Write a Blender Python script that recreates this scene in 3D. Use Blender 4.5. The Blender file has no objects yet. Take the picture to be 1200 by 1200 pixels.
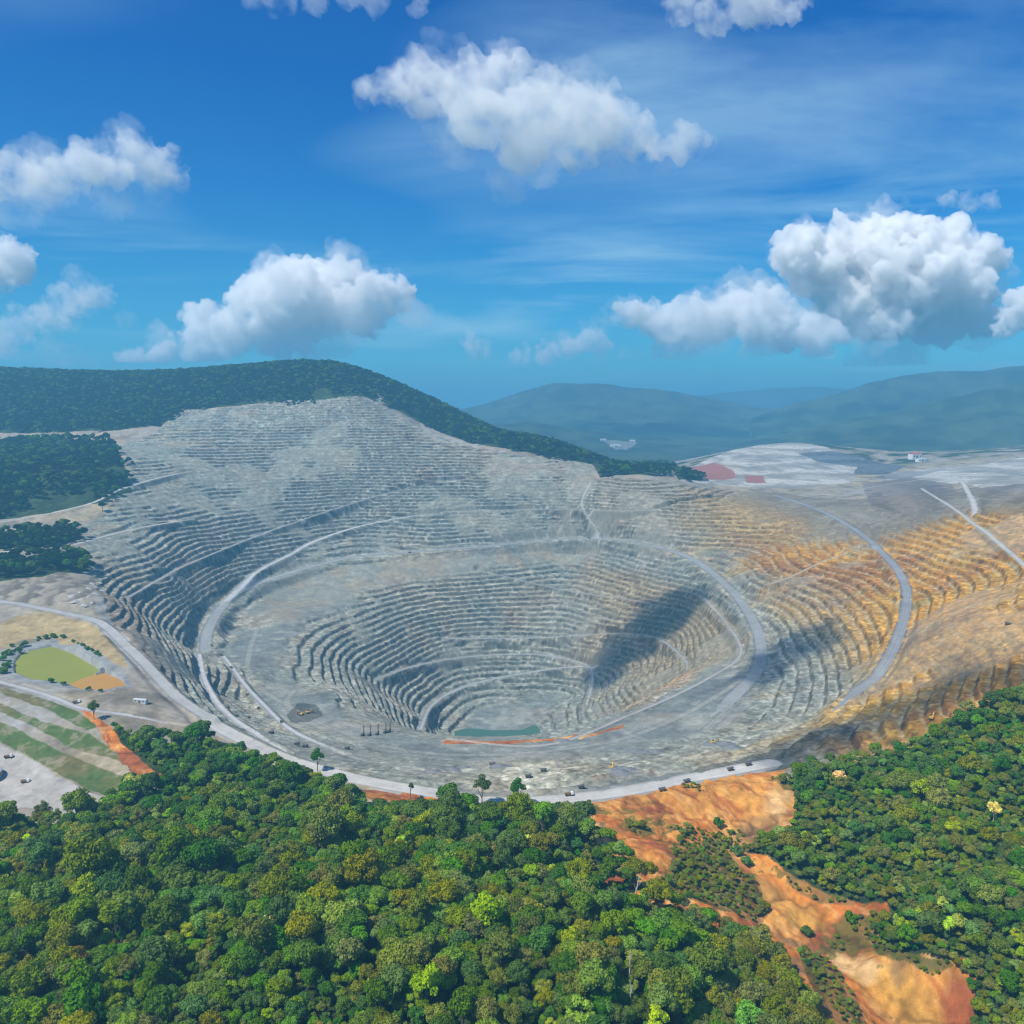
import bpy, math, random
import numpy as np

# ------------------------------------------------------------------ basics
scene = bpy.context.scene
COL = scene.collection
RNG = np.random.default_rng(7)
random.seed(7)
CAM_Z = 350.0
PITCH = math.radians(6.6)
FPX = 1039.2                    # focal length in pixels of a 1200 px wide frame (60 degrees)
SP, CP = math.sin(PITCH), math.cos(PITCH)
SUN = np.array([-0.66, -0.52, 1.12]); SUN /= np.linalg.norm(SUN)

def tag(o, label=None, cat=None, group=None, kind=None):
    if label: o['label'] = label
    if cat: o['category'] = cat
    if group: o['group'] = group
    if kind: o['kind'] = kind
    return o

def link(o, parent=None):
    COL.objects.link(o)
    if parent is not None: o.parent = parent
    return o

def mesh_np(name, verts, quads, mat, parent=None, tris=None, smooth=False):
    """one mesh object from numpy arrays"""
    me = bpy.data.meshes.new(name)
    nq = 0 if quads is None else len(quads)
    nt = 0 if tris is None else len(tris)
    me.vertices.add(len(verts)); me.vertices.foreach_set('co', np.asarray(verts, np.float32).ravel())
    me.loops.add(nq*4+nt*3); me.polygons.add(nq+nt)
    li = []
    if nq: li.append(np.asarray(quads, np.int32).ravel())
    if nt: li.append(np.asarray(tris, np.int32).ravel())
    me.loops.foreach_set('vertex_index', np.concatenate(li))
    st = np.concatenate([np.arange(nq)*4, nq*4+np.arange(nt)*3]).astype(np.int32)
    me.polygons.foreach_set('loop_start', st)
    if smooth: me.polygons.foreach_set('use_smooth', np.ones(nq+nt, bool))
    me.update(calc_edges=True)
    if mat is not None: me.materials.append(mat)
    return link(bpy.data.objects.new(name, me), parent)

def set_attr(me, name, vals):
    a = me.attributes.new(name, 'FLOAT', 'POINT'); a.data.foreach_set('value', np.asarray(vals, np.float32))

def set_col(me, name, cols):
    a = me.attributes.new(name, 'FLOAT_COLOR', 'POINT')
    c = np.ones((len(cols), 4), np.float32); c[:, :3] = cols
    a.data.foreach_set('color', c.ravel())

# ------------------------------------------------------------------ noise
def _hash(ix, iy, seed):
    h = (ix.astype(np.int64)*374761393 + iy.astype(np.int64)*668265263 + seed*974711) & 0xffffffff
    h = ((h ^ (h >> 13))*1274126177) & 0xffffffff
    h = (h ^ (h >> 16)) & 0xffff
    return h.astype(np.float32)/65535.0
def vnoise(x, y, seed=0):
    ix = np.floor(x); iy = np.floor(y)
    fx = (x-ix).astype(np.float32); fy = (y-iy).astype(np.float32)
    fx = fx*fx*fx*(fx*(fx*6-15)+10); fy = fy*fy*fy*(fy*(fy*6-15)+10)
    a = _hash(ix, iy, seed); b = _hash(ix+1, iy, seed); c = _hash(ix, iy+1, seed); d = _hash(ix+1, iy+1, seed)
    return (a*(1-fx)+b*fx)*(1-fy)+(c*(1-fx)+d*fx)*fy
def fbm(x, y, scale, oct=4, seed=0, gain=.5):
    s = 0; a = 1; t = 0; ca, sa = .8, .6
    x = x/scale; y = y/scale
    for k in range(oct):
        s = s+a*vnoise(x, y, seed+k*17); t += a; a *= gain
        x, y = (ca*x-sa*y)*2.03+13.7, (sa*x+ca*y)*2.03+7.1
    return s/t*2-1
def sstep(a, b, x):
    t = np.clip((x-a)/(b-a), 0, 1); return t*t*(3-2*t)

# ------------------------------------------------------------------ survey points -> smooth terrain
def ray(px, py):
    u = (px-600)/FPX; v = (py-600)/FPX
    k = CP-v*SP
    return u/k, (-SP-v*CP)/k            # dX/dY, dZ/dY
def at_z(px, py, z):
    a, b = ray(px, py); Y = (z-CAM_Z)/b
    return (a*Y, Y, z)
def at_d(px, py, Y):
    a, b = ray(px, py); return (a*Y, Y, CAM_Z+b*Y)
def project(P):
    X, Y, Z = P[..., 0], P[..., 1], P[..., 2]-CAM_Z
    dep = Y*CP-Z*SP; up = Y*SP+Z*CP
    return 600+FPX*X/dep, 600-FPX*up/dep, dep

ZP = [  # x, y, height
 # near rim and its road
 (235,845,5),(280,867,2),(330,890,0),(420,914,0),(520,932,0),(600,940,0),(700,932,0),(800,914,0),(860,905,0),(900,896,4),
 # near floor of the ring
 (380,862,-52),(450,888,-46),(550,900,-44),(650,895,-44),(750,880,-46),(850,850,-48),(930,830,-30),
 (300,800,-73),(330,750,-71),(315,720,-64),(322,775,-73),(360,812,-72),(395,838,-66),(300,835,-62),(330,830,-68),(270,765,-70),(244,770,-68),(245,735,-66),(262,815,-62),(310,850,-50),
 # left wall crest
 (110,665,70),(118,700,58),(140,738,44),(170,775,30),(200,812,16),
 # ring road, far side
 (550,640,0),(680,632,5),(800,655,-2),(860,700,-22),(890,750,-45),(880,800,-52),
 # inner rim
 (430,690,-60),(530,673,-50),(600,664,-45),(700,655,-32),(780,670,-28),(825,702,-45),(850,740,-62),
 (800,790,-74),(760,815,-70),(700,845,-64),(600,868,-60),(500,866,-60),(440,845,-66),(400,812,-72),(342,768,-76),(335,732,-72),
 # inner pit
 (520,856,-250),(580,855,-258),(640,856,-252),(560,861,-260),(480,835,-190),(740,800,-165),(800,740,-105),(700,740,-138),
 (600,760,-186),(600,800,-232),(680,800,-226),(530,800,-222),(640,830,-247),(530,830,-244),(450,740,-112),(400,775,-112),(430,800,-140),(670,843,-235),
 # far wall
 (600,600,70),(700,600,75),(800,610,68),(850,578,108),(760,570,138),(690,560,155),(920,585,96),(880,640,30),
 
 # right wall
 (1000,620,80),(1050,670,60),(1062,710,45),(1030,790,20),(950,860,5),(1200,700,115),(1200,600,165),(1100,620,122),(1120,740,78),
 (1120,790,55),(970,720,8),(960,650,52),(1250,760,110),
 # right forest shoulder
 (1200,808,88),(1120,834,58),(1050,870,34),(1000,890,20),(940,897,9),(1200,900,50),(1200,1000,22),(1200,1150,-8),(1050,950,14),
 (1050,1040,-8),(1100,1100,-12),(1350,900,70),(1350,1150,5),
 # gully
 (1130,1195,-44),(1060,1190,-46),(1000,1110,-38),(930,1050,-28),(870,1000,-18),(800,960,-8),(750,950,-3),(880,940,-3),
 # foreground forest
 (770,1020,0),(700,1100,24),(600,1200,34),(900,1150,-22),(850,1195,-8),(800,1100,-4),(300,1000,16),(600,1000,16),(450,965,8),(640,960,2),
 (300,1190,30),(0,1190,20),(0,1000,0),(150,1000,6),(200,900,5),(-150,1000,0),(-150,1190,15),
 # left yard, terraces, pond
 (100,940,-5),(40,920,-6),(0,900,-2),(0,868,12),(0,810,34),(100,832,25),(140,900,3),(60,780,26),(10,780,27),(120,800,25),(100,750,28),
 (0,710,52),(60,712,52),(60,690,66),(0,650,92),(0,600,132),(100,560,190),(-150,800,40),(-150,900,0),(-200,650,100),(-200,600,140),
]
DP = [  # x, y, distance
 (0,437,3600),(100,442,3550),(200,440,3450),(300,432,3300),(380,431,3150),(430,449,3080),(500,482,3050),(560,503,3000),(650,521,2900),
 (720,546,2780),(790,551,2720),(-200,440,3600),(0,515,2850),(420,462,2950),(300,470,2950),(200,478,2950),(300,520,2650),(420,520,2650),
 (560,527,2720),(640,536,2650),(500,505,2850),(-200,520,2850),
 (150,530,2450),(150,560,2180),(150,590,1990),(150,620,1830),(150,650,1700),(150,680,1590),
 (200,530,2450),(200,560,2260),(200,590,2110),(200,620,1960),(200,650,1810),(200,680,1680),(200,710,1590),(240,700,1770),(240,660,1890),(240,620,2040),(240,580,2240),
 (290,690,1930),(300,640,2090),(300,600,2235),(300,560,2420),(340,672,2060),(400,655,2150),(400,630,2270),(400,600,2370),(400,560,2500),(500,600,2385),(500,560,2510),(100,610,1860),(850,540,3300),(930,519,3800),(880,527,3700),(800,557,2900),(1100,580,2300),(1200,560,2600),(1200,532,3300),(1000,572,2700),(950,562,2900),
 (1000,545,3400),(1060,545,3300),(1200,522,4000),(1350,560,2600),(1350,520,4000),(1060,530,4000),
]
XYZ = [(-30,1450,-253),(-90,1480,-247),(60,1480,-249),(0,1330,-215),(-120,1330,-190),(110,1400,-208),(200,1520,-188),(-230,1560,-165),
 (250,3300,110),(600,3500,90),(0,3600,230),(-400,3900,300),(300,4300,70),(900,4500,80),(-1200,4300,380),(-2400,4400,380),(1800,4600,110),
 (-300,330,10),(0,300,20),(300,330,-40),(-3000,3000,330),(-3000,1500,180),(-1500,900,60),(3000,3000,180),(2500,1500,200),(1500,800,110),(-2000,4700,250),(0,4700,90)]
CTRL = np.array([at_z(*p) for p in ZP]+[at_d(*p) for p in DP]+XYZ, float)

def tps_fit(P, lam):
    S = 1000.0; xy = P[:, :2]/S; n = len(P)
    r2 = ((xy[:, None]-xy[None])**2).sum(-1)
    K = .5*r2*np.log(r2+1e-12)+lam*np.eye(n)
    Q = np.c_[np.ones(n), xy]
    A = np.zeros((n+3, n+3)); A[:n, :n] = K; A[:n, n:] = Q; A[n:, :n] = Q.T
    w = np.linalg.solve(A, np.r_[P[:, 2], 0, 0, 0])
    return xy, w
_xy, _w = tps_fit(CTRL, 2e-4)
GX0, GX1, GY0, GY1, GS = -3400, 3400, 240, 4860, 7.0
gx = np.arange(GX0, GX1+GS, GS); gy = np.arange(GY0, GY1+GS, GS)
GZ = np.zeros((len(gy), len(gx)), np.float32)
for i, yy in enumerate(gy):
    x = gx/1000; y = yy/1000
    r2 = ((x[:, None]-_xy[None, :, 0])**2+(y-_xy[None, :, 1])**2).astype(np.float32)
    GZ[i] = (.5*r2*np.log(r2+1e-12))@_w[:-3]+_w[-3]+_w[-2]*x+_w[-1]*y

def grid_sample(G, X, Y):
    fx = np.clip((X-GX0)/GS, 0, len(gx)-1.001); fy = np.clip((Y-GY0)/GS, 0, len(gy)-1.001)
    ix = fx.astype(int); iy = fy.astype(int); tx = fx-ix; ty = fy-iy
    return (G[iy, ix]*(1-tx)+G[iy, ix+1]*tx)*(1-ty)+(G[iy+1, ix]*(1-tx)+G[iy+1, ix+1]*tx)*ty

# far country: ridges given by the direction and height of their crests
RIDGES = [(9000, 1500, [(430,480),(520,484),(560,474),(600,462),(650,450),(700,452),(750,458),(790,463),(830,470),(900,480),(1000,490)]),
          (14500, 2300, [(700,485),(780,470),(830,464),(880,458),(950,455),(1000,457),(1060,452),(1150,455),(1300,450)]),
          (7600, 1300, [(880,492),(930,475),(980,464),(1020,450),(1060,441),(1100,437),(1150,438),(1180,433),(1220,430),(1350,432),(1600,445)]),
          (5700, 800, [(860,520),(920,508),(980,494),(1040,484),(1100,470),(1150,458),(1200,450),(1300,440),(1600,440)]),
          (6300, 700, [(500,515),(560,500),(620,497),(680,503),(740,511),(800,515),(900,512)])]
def far_z(X, Y):
    a = X/np.maximum(Y, 1)
    z = 85+25*fbm(X, Y, 900, 4, 31)
    for D, wd, pts in RIDGES:
        aa = []; zz = []
        for px, py in pts:
            ra, rb = ray(px, py); aa.append(ra); zz.append(CAM_Z+rb*D)
        h = np.interp(a, aa, zz, left=60, right=zz[-1])-85
        n = fbm(X, Y, 1500, 5, 51+int(D) % 13)
        d = (Y-D+300*n)/wd
        h = h*np.exp(-d*d)*(1+.12*n)*(1.03-.42*np.abs(fbm(X, Y, 850, 5, 57+int(D) % 11))*(1-np.exp(-d*d*6)))
        z = np.maximum(z, 85+h+12*fbm(X, Y, 300, 4, 77))
    return z

def base(X, Y):
    z = grid_sample(GZ, X, Y)
    t = sstep(3900, 4800, Y)
    if np.any(t > 0): z = z*(1-t)+far_z(X, Y)*t
    return z

def cast(pts, fn):
    """pixels -> points on the terrain"""
    Ys = np.concatenate([np.arange(300, 3200, 4.0), np.arange(3200, 9000, 12.0)])
    out = []
    for px, py in pts:
        while True:
            a, b = ray(px, py)
            dz = fn(a*Ys, Ys)-(CAM_Z+b*Ys)
            i = np.argmax(dz > 0)
            if dz[i] > 0: break
            py += 2
        if i > 0:
            t = dz[i-1]/(dz[i-1]-dz[i]); Y = Ys[i-1]+t*(Ys[i]-Ys[i-1])
        else: Y = Ys[0]
        out.append((a*Y, Y, CAM_Z+b*Y))
    return np.array(out)

def spline(P, step=6.0):
    P = np.asarray(P, float)
    Q = np.vstack([2*P[0]-P[1], P, 2*P[-1]-P[-2]]); out = []
    for i in range(1, len(Q)-2):
        n = max(2, int(np.linalg.norm(Q[i+1]-Q[i])/step))
        t = np.linspace(0, 1, n, endpoint=False)[:, None]
        out.append(.5*((2*Q[i])+(-Q[i-1]+Q[i+1])*t+(2*Q[i-1]-5*Q[i]+4*Q[i+1]-Q[i+2])*t**2+(-Q[i-1]+3*Q[i]-3*Q[i+1]+Q[i+2])*t**3))
    return np.vstack(out+[P[-1:]])

# ------------------------------------------------------------------ roads
# name, pixels, width, shoulder, colour
PALE = (.47,.455,.42); BLUEG = (.335,.345,.34)
ROADS = [
 ('rim_road', [(243,845),(285,868),(340,893),(420,914),(500,929),(580,939),(660,937),(740,928),(800,915),(860,905),(905,893)], 20, 16, PALE),
 ('haul_road', [(-80,700),(0,706),(60,713),(115,733),(150,757),(180,790),(210,820),(243,845)], 16, 12, (.38,.38,.365)),
 ('upper_road', [(-60,648),(0,647),(60,645),(110,632),(165,618),(225,609)], 11, 10, PALE),
 ('bench_road', [(-60,622),(0,613),(60,603),(110,588),(150,570),(220,552)], 10, 10, (.46,.46,.44)),
 ('hill_road', [(-60,513),(0,513),(60,515),(130,509),(190,505)], 16, 10, PALE),
 ('ring_road', [(240,764),(244,738),(265,706),(310,682),(400,655),(480,647),(560,641),(640,634),(700,630),(760,638),(810,655),(850,685),(875,715),(890,750),(889,778),(870,808),(832,840)], 22, 26, (.29,.30,.295)),
 ('ramp_road', [(908,580),(960,598),(1000,620),(1035,648),(1058,680),(1062,710),(1050,750),(1028,790),(1000,818),(975,838)], 17, 16, (.26,.27,.275)),
 ('wall_ramp', [(265,706),(300,672),(340,650),(375,632),(440,612),(520,600)], 13, 12, (.44,.45,.45)),
 ('floor_road', [(233,768),(240,800),(262,832),(300,860),(340,882)], 9, 8, (.47,.47,.47)),
 ('floor_track', [(262,770),(285,800),(310,830),(345,858),(400,880)], 8, 8, (.44,.45,.46)),
 ('ridge_road', [(1100,556),(1122,560),(1136,580),(1142,598),(1132,606)], 15, 8, PALE),
 ('crest_road', [(1080,573),(1108,590),(1132,606),(1160,628),(1190,655),(1215,675)], 11, 8, (.45,.44,.40)),
 ('plateau_road', [(1260,556),(1190,554),(1120,557),(1040,568),(985,577),(925,581)], 9, 10, (.36,.35,.33)),
 ('access_road', [(-60,786),(0,799),(60,816),(92,828),(150,838),(215,856)], 9, 6, (.42,.42,.42)),
 ('pit_ramp', [(492,852),(508,826),(545,806),(600,792),(650,786),(700,776)], 9, 12, (.39,.40,.39)),
 ('pit_track', [(440,794),(500,778),(560,770),(620,768),(680,771),(694,795),(686,830)], 8, 12, (.37,.38,.37)),
 ('pit_bench_road', [(520,745),(600,752),(680,744),(760,745),(800,770),(805,785)], 7, 12, (.36,.37,.37)),
 ('bench_ramp', [(150,700),(220,662),(320,622),(440,582),(545,560)], 6, 8, (.37,.38,.365)),
 ('bench_ramp', [(520,600),(640,597),(760,598),(860,582)], 7, 8, (.38,.38,.35)),
 ('bench_ramp', [(692,565),(682,592),(702,625)], 8, 8, (.38,.38,.36)),
 ('bench_ramp', [(560,665),(640,690),(720,700),(800,715)], 6, 8, (.37,.38,.36)),
 ('bench_ramp', [(905,690),(960,660),(1010,640),(1030,645)], 7, 8, (.40,.36,.28)),
 ('rim_ramp', [(825,700),(850,730),(868,765),(830,795),(740,838),(640,872),(520,868)], 8, 10, (.38,.37,.34)),
]
ROAD_LINES = []
for nm, px, w, sh, c in ROADS:
    L = spline(cast(px, base)[:, :3])
    k = np.ones(41)/41; z = L[:, 2]
    if len(z) > 45: z = np.convolve(np.pad(z, 20, mode='edge'), k, 'valid')
    L[:, 2] = z
    ROAD_LINES.append(L)

def line_dist(X, Y, L, reach):
    """distance to a polyline and its height there; inf beyond reach"""
    d = np.full(X.shape, 1e9, np.float32); z = np.zeros(X.shape, np.float32)
    lo = L[:, :2].min(0)-reach; hi = L[:, :2].max(0)+reach
    idx = np.nonzero((X > lo[0]) & (X < hi[0]) & (Y > lo[1]) & (Y < hi[1]))[0]
    if len(idx) == 0: return d, z
    # coarse cells so that each vertex only meets the segments near it
    C = 40.0
    cx = ((X[idx]-lo[0])/C).astype(int); cy = ((Y[idx]-lo[1])/C).astype(int)
    key = cx*100003+cy; order = np.argsort(key, kind='stable'); idx = idx[order]; key = key[order]
    uk, st = np.unique(key, return_index=True); en = np.r_[st[1:], len(key)]
    A = L[:-1]; B = L[1:]
    for kk, s, e in zip(uk, st, en):
        c = np.array([lo[0]+(kk//100003+.5)*C, lo[1]+(kk % 100003+.5)*C])
        near = np.nonzero(np.hypot(A[:, 0]-c[0], A[:, 1]-c[1]) < reach+C)[0]
        if len(near) == 0: continue
        ii = idx[s:e]; x = X[ii][:, None]; y = Y[ii][:, None]
        a = A[near]; v = (B-A)[near]
        t = np.clip(((x-a[:, 0])*v[:, 0]+(y-a[:, 1])*v[:, 1])/(v[:, 0]**2+v[:, 1]**2+1e-9), 0, 1)
        dd = np.hypot(x-a[:, 0]-t*v[:, 0], y-a[:, 1]-t*v[:, 1])
        j = dd.argmin(1); r = np.arange(len(ii))
        d[ii] = dd[r, j]; z[ii] = a[j, 2]+t[r, j]*v[j, 2]
    return d, z

# ------------------------------------------------------------------ zones (plan outlines)
def in_poly(X, Y, P):
    r = np.zeros(X.shape, bool); n = len(P)
    lo = P.min(0); hi = P.max(0)
    m = np.nonzero((X >= lo[0]) & (X <= hi[0]) & (Y >= lo[1]) & (Y <= hi[1]))[0]
    x = X[m]; y = Y[m]; q = np.zeros(len(m), bool)
    for i in range(n):
        x0, y0 = P[i]; x1, y1 = P[(i+1) % n]
        if y0 == y1: continue
        c = ((y0 > y) != (y1 > y)) & (x < (x1-x0)*(y-y0)/(y1-y0)+x0)
        q ^= c
    r[m] = q
    return r
def zone(pts, lift=0): return cast(pts, (lambda x, y: base(x, y)+lift) if lift else base)[:, :2]
Z_PIT = zone([(112,664),(114,685),(124,712),(150,746),(186,790),(235,842),(285,866),(340,891),(420,913),(480,927),(560,940),(640,944),(720,938),(800,920),(860,912),
  (930,900),(1000,893),(1060,873),(1120,838),(1200,808),(1330,775),(1420,700),(1420,590),(1200,576),(1140,572),(1080,575),(1010,585),(940,582),(920,577),(850,574),(790,567),
  (700,561),(690,543),(640,538),(600,532),(545,521),(500,505),(455,480),(425,466),(380,470),(300,474),(210,482),(190,500),(175,510),(140,522),(156,560),(132,590),(96,618),(100,640)])
Z_FOR = [zone(p, 15 if len(p) > 1 and min(q[1] for q in p) > 780 else 2) for p in (
  [(-300,965),(0,938),(40,946),(85,956),(112,945),(125,925),(150,915),(190,908),(165,878),(118,836),(150,846),(200,862),(240,852),(275,868),(340,900),(400,918),(425,926),(440,940),(520,948),(545,938),(600,946),(650,950),(690,962),(720,985),(762,1014),(768,1026),(700,1024),(680,1022),(700,1036),(770,1046),(800,1062),(880,1082),(930,1130),(960,1170),(985,1260),(980,1400),(-300,1400)],
  [(918,915),(940,899),(1000,895),(1060,877),(1120,841),(1200,812),(1330,778),(1500,900),(1500,1400),(1160,1400),(1140,1250),(1128,1180),(1138,1150),(1080,1135),(1052,1120),(1012,1090),(1048,1072),(1040,1060),(980,1048),(940,1030),(905,1010),(868,994),(880,985),(925,975),(934,945)],
  [(785,990),(815,975),(838,990),(842,1010),(830,1030),(800,1042),(788,1030)],
  [(-220,434),(0,433),(100,439),(200,437),(300,429),(380,428),(430,446),(450,455),(440,470),(425,464),(380,468),(300,472),(210,480),(188,498),(130,504),(0,506),(-220,508)],
  [(-220,522),(0,520),(36,516),(130,516),(146,545),(155,575),(122,588),(60,599),(0,608),(-220,615)],
  [(-100,632),(0,627),(45,616),(92,620),(97,630),(60,640),(0,642),(-100,642)],
  [(-100,656),(0,654),(60,651),(104,650),(104,668),(50,674),(0,680),(-100,684)],
  [(430,440),(500,478),(560,500),(650,517),(720,543),(795,547),(780,558),(704,559),(694,543),(640,534),(560,520),(505,500),(455,474)],
  [(788,553),(806,554),(824,559),(822,563),(795,561)],
)]
for k_, n_ in ((3, 7), (7, 5)): Z_FOR[k_][:n_] *= 1.10
Z_ORANGE = [zone(p) for p in (
  [(650,938),(720,934),(800,917),(860,908),(925,903),(934,930),(930,970),(890,985),(870,1000),(905,1015),(960,1050),(1045,1062),(1045,1080),(1015,1090),(1055,1125),(1130,1145),(1135,1170),(1150,1260),(1100,1400),(960,1400),(985,1200),(935,1130),(880,1082),(800,1060),(760,1045),(700,1036),(685,1022),(765,1024),(765,1012),(715,980),(690,958)],
  [(425,924),(450,922),(500,930),(525,936),(520,946),(470,940),(430,936)],
  [(94,829),(108,833),(140,866),(165,890),(196,912),(182,919),(150,902),(118,862)],
  [(520,868),(560,870),(640,868),(700,858),(740,846),(730,853),(680,867),(600,873),(520,871)],
)]
Z_GRASS = [zone(p) for p in ([(-80,790),(0,806),(50,818),(86,830),(118,852),(100,856),(48,828),(0,812),(-80,795)],
  [(-80,800),(0,823),(50,846),(104,860),(152,888),(140,893),(70,868),(0,834),(-80,812)],
  [(-80,824),(0,846),(70,880),(160,914),(122,932),(84,916),(40,890),(0,869),(-80,845)])]
Z_YARD = zone([(-120,850),(0,872),(40,892),(82,918),(118,934),(108,948),(86,958),(40,948),(0,942),(-120,970)])
Z_PONDG = zone([(18,776),(28,764),(60,757),(84,760),(118,780),(98,789),(76,798),(40,795),(20,788)])
Z_PONDO = zone([(80,799),(99,790),(122,783),(140,795),(146,804),(120,808),(95,806)])
Z_LAKE = zone([(530,856),(548,855),(580,857),(610,856),(636,857),(628,862),(580,864),(530,863)])
Z_SPOIL = [zone(p) for p in ([(790,558),(815,545),(850,530),(890,519),(930,519),(970,524),(990,535),(1005,545),(1000,565),(940,572),(870,570),(800,564)],
   [(1035,556),(1090,548),(1150,545),(1200,535),(1350,525),(1350,590),(1200,578),(1130,566),(1080,570),(1040,566)],
   [(-100,682),(0,682),(60,674),(110,668),(114,690),(100,706),(60,706),(0,703),(-100,700)])]
Z_SCRUB = [zone(p) for p in ([(785,985),(838,983),(862,1020),(905,1062),(885,1082),(800,1058),(765,1042),(790,1020)],
  [(932,1118),(958,1122),(1000,1165),(1012,1210),(985,1260),(960,1190)], [(868,990),(930,975),(935,990),(900,1003),(872,1002)],
  [(915,1008),(985,1045),(1000,1062),(960,1058),(920,1035)], [(1000,1082),(1045,1095),(1065,1128),(1040,1128)], [(1040,1095),(1080,1120),(1120,1140),(1090,1150),(1055,1125)], [(900,915),(935,905),(940,930),(915,925)])]
Z_RED = [zone(p) for p in ([(790,552),(812,546),(860,552),(862,560),(830,562),(800,558)],[(872,557),(895,558),(898,566),(875,566)],[(1000,529),(1035,524),(1035,532),(1010,533)])]
POND_Z = 24.0
LAKE_Z = -252.0
Z_FACE = zone([(300,692),(400,664),(480,655),(560,649),(640,642),(700,640),(705,648),(640,660),(540,674),(470,684),(425,694),(380,712),(345,728),(312,726)])

def pit_mask(X, Y): return in_poly(X, Y, Z_PIT)
# a coarse raster of the pit outline, blurred, to fade the benches out at its edge
_gxx, _gyy = np.meshgrid(gx, gy)
PM = pit_mask(_gxx.ravel(), _gyy.ravel()).reshape(GZ.shape).astype(np.float32)
def blur(A, n):
    k = np.ones(2*n+1)/(2*n+1)
    A = np.apply_along_axis(lambda r: np.convolve(np.pad(r, n, mode='edge'), k, 'valid'), 1, A)
    return np.apply_along_axis(lambda r: np.convolve(np.pad(r, n, mode='edge'), k, 'valid'), 0, A)
PMB = blur(PM, 2)
FACEB = blur(in_poly(_gxx.ravel(), _gyy.ravel(), Z_FACE).reshape(GZ.shape).astype(np.float32), 2)
gyz, gxz = np.gradient(GZ, GS)
SLOPE = blur(np.hypot(gxz, gyz), 2)
BENCH = 8.0

def height(X, Y, full=False):
    X = np.asarray(X, float); Y = np.asarray(Y, float)
    shp = X.shape; X = X.ravel(); Y = Y.ravel()
    z0 = base(X, Y)
    pm = grid_sample(PMB, X, Y)*(Y < 4000)
    sl = grid_sample(SLOPE, X, Y)
    n1 = fbm(X, Y, 190, 4, 3); n2 = fbm(X, Y, 38, 3, 5)
    strength = pm*sstep(.10, .24, sl)
    slump = sstep(.12, .36, fbm(X, Y, 170, 3, 9)+.35*n2+.22*sstep(330, 560, X)*sstep(1500, 1200, Y))
    strength = strength*(1-.85*slump)*(1-.9*grid_sample(FACEB, X, Y))
    n0 = fbm(X, Y, 420, 3, 2)
    farw = sstep(1900, 2200, Y)
    a2 = .9+1.0*farw
    a1 = 5.0-3.2*sstep(330, 520, X)
    q = z0+9*n0+a1*n1+a2*n2
    bench = BENCH
    k = np.floor(q/bench); f = q/bench-k
    fp = .14*f+.86*sstep(.60, .90, f+.10*fbm(X, Y, 14, 2, 15))
    zt = bench*(k+fp)-9*n0-a1*n1-.6*a2*n2
    z = z0*(1-strength)+zt*strength
    # broken rock
    z = z+pm*(1.5*fbm(X, Y, 11, 4, 21, .6)*(.30+sl*1.6)+3.0*n1*(1-strength)*sstep(.05, .2, sl))
    z = z+(1-pm)*(Y < 4500)*(1.5*fbm(X, Y, 30, 3, 23))
    # gullied soil on the near side
    g_ = sstep(-330, 120, X)*sstep(930, 840, Y)
    z = z+g_*(9.0*(np.abs(fbm(X, Y, 52, 4, 25))-.25)+2.0*fbm(X, Y, 9, 4, 27)+1.5*np.abs(fbm(X, Y, 16, 3, 28)))
    n4 = fbm(X, Y, 8, 2, 29)
    rid = np.full(X.shape, -1, np.int32); rdist = np.full(X.shape, 1e9, np.float32)
    for i, (L, (nm, px, w, sh, c)) in enumerate(zip(ROAD_LINES, ROADS)):
        d, rz = line_dist(X, Y, L, w/2+sh+2)
        t = 1-sstep(w/2, w/2+sh, d)
        z = z*(1-t)+rz*t
        tail = .15+.85*sstep(0, 100, np.hypot(X-L[-1, 0], Y-L[-1, 1])+25*n4) if nm not in ('rim_road', 'haul_road', 'pit_ramp') else 1
        hit = d < tail*w/2*(1+.30*n2+.25*n1+.30*n4)
        rid[hit] = i
        rdist = np.minimum(rdist, d-w/2)
    z = z+1.1*np.exp(-((rdist+.5)/1.3)**2)*(1+.6*n2)
    for P, zz in ((Z_PONDG, POND_Z), (Z_PONDO, POND_Z+.4)):
        c = P.mean(0); Pb = c+(P-c)*1.06
        m = in_poly(X, Y, Pb); z = np.where(m, np.minimum(z, zz-1.5), z)
    if full: return z.reshape(shp), dict(z0=z0, pm=pm, sl=sl, n1=n1, n2=n2, strength=strength, f=f, slump=slump, rid=rid, rdist=rdist)
    return z.reshape(shp)

# ------------------------------------------------------------------ materials
def nodes_mat(name):
    m = bpy.data.materials.new(name); m.use_nodes = True
    nt = m.node_tree; nt.nodes.clear()
    out = nt.nodes.new('ShaderNodeOutputMaterial')
    return m, nt, out
def N(nt, typ, **kw):
    n = nt.nodes.new(typ)
    for k, v in kw.items(): setattr(n, k, v)
    return n
def noise(nt, vec, scale, detail=4, rough=.55):
    n = N(nt, 'ShaderNodeTexNoise'); n.inputs['Scale'].default_value = scale; n.inputs['Detail'].default_value = detail
    n.inputs['Roughness'].default_value = rough
    if vec is not None: nt.links.new(vec, n.inputs['Vector'])
    return n.outputs['Fac']
def ramp(nt, fac, stops):
    r = N(nt, 'ShaderNodeValToRGB'); e = r.color_ramp.elements
    e[0].position, e[0].color = stops[0][0], (*stops[0][1], 1)
    e[1].position, e[1].color = stops[-1][0], (*stops[-1][1], 1)
    for p, c in stops[1:-1]:
        q = e.new(p); q.color = (*c, 1)
    nt.links.new(fac, r.inputs['Fac']); return r.outputs['Color']
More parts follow.
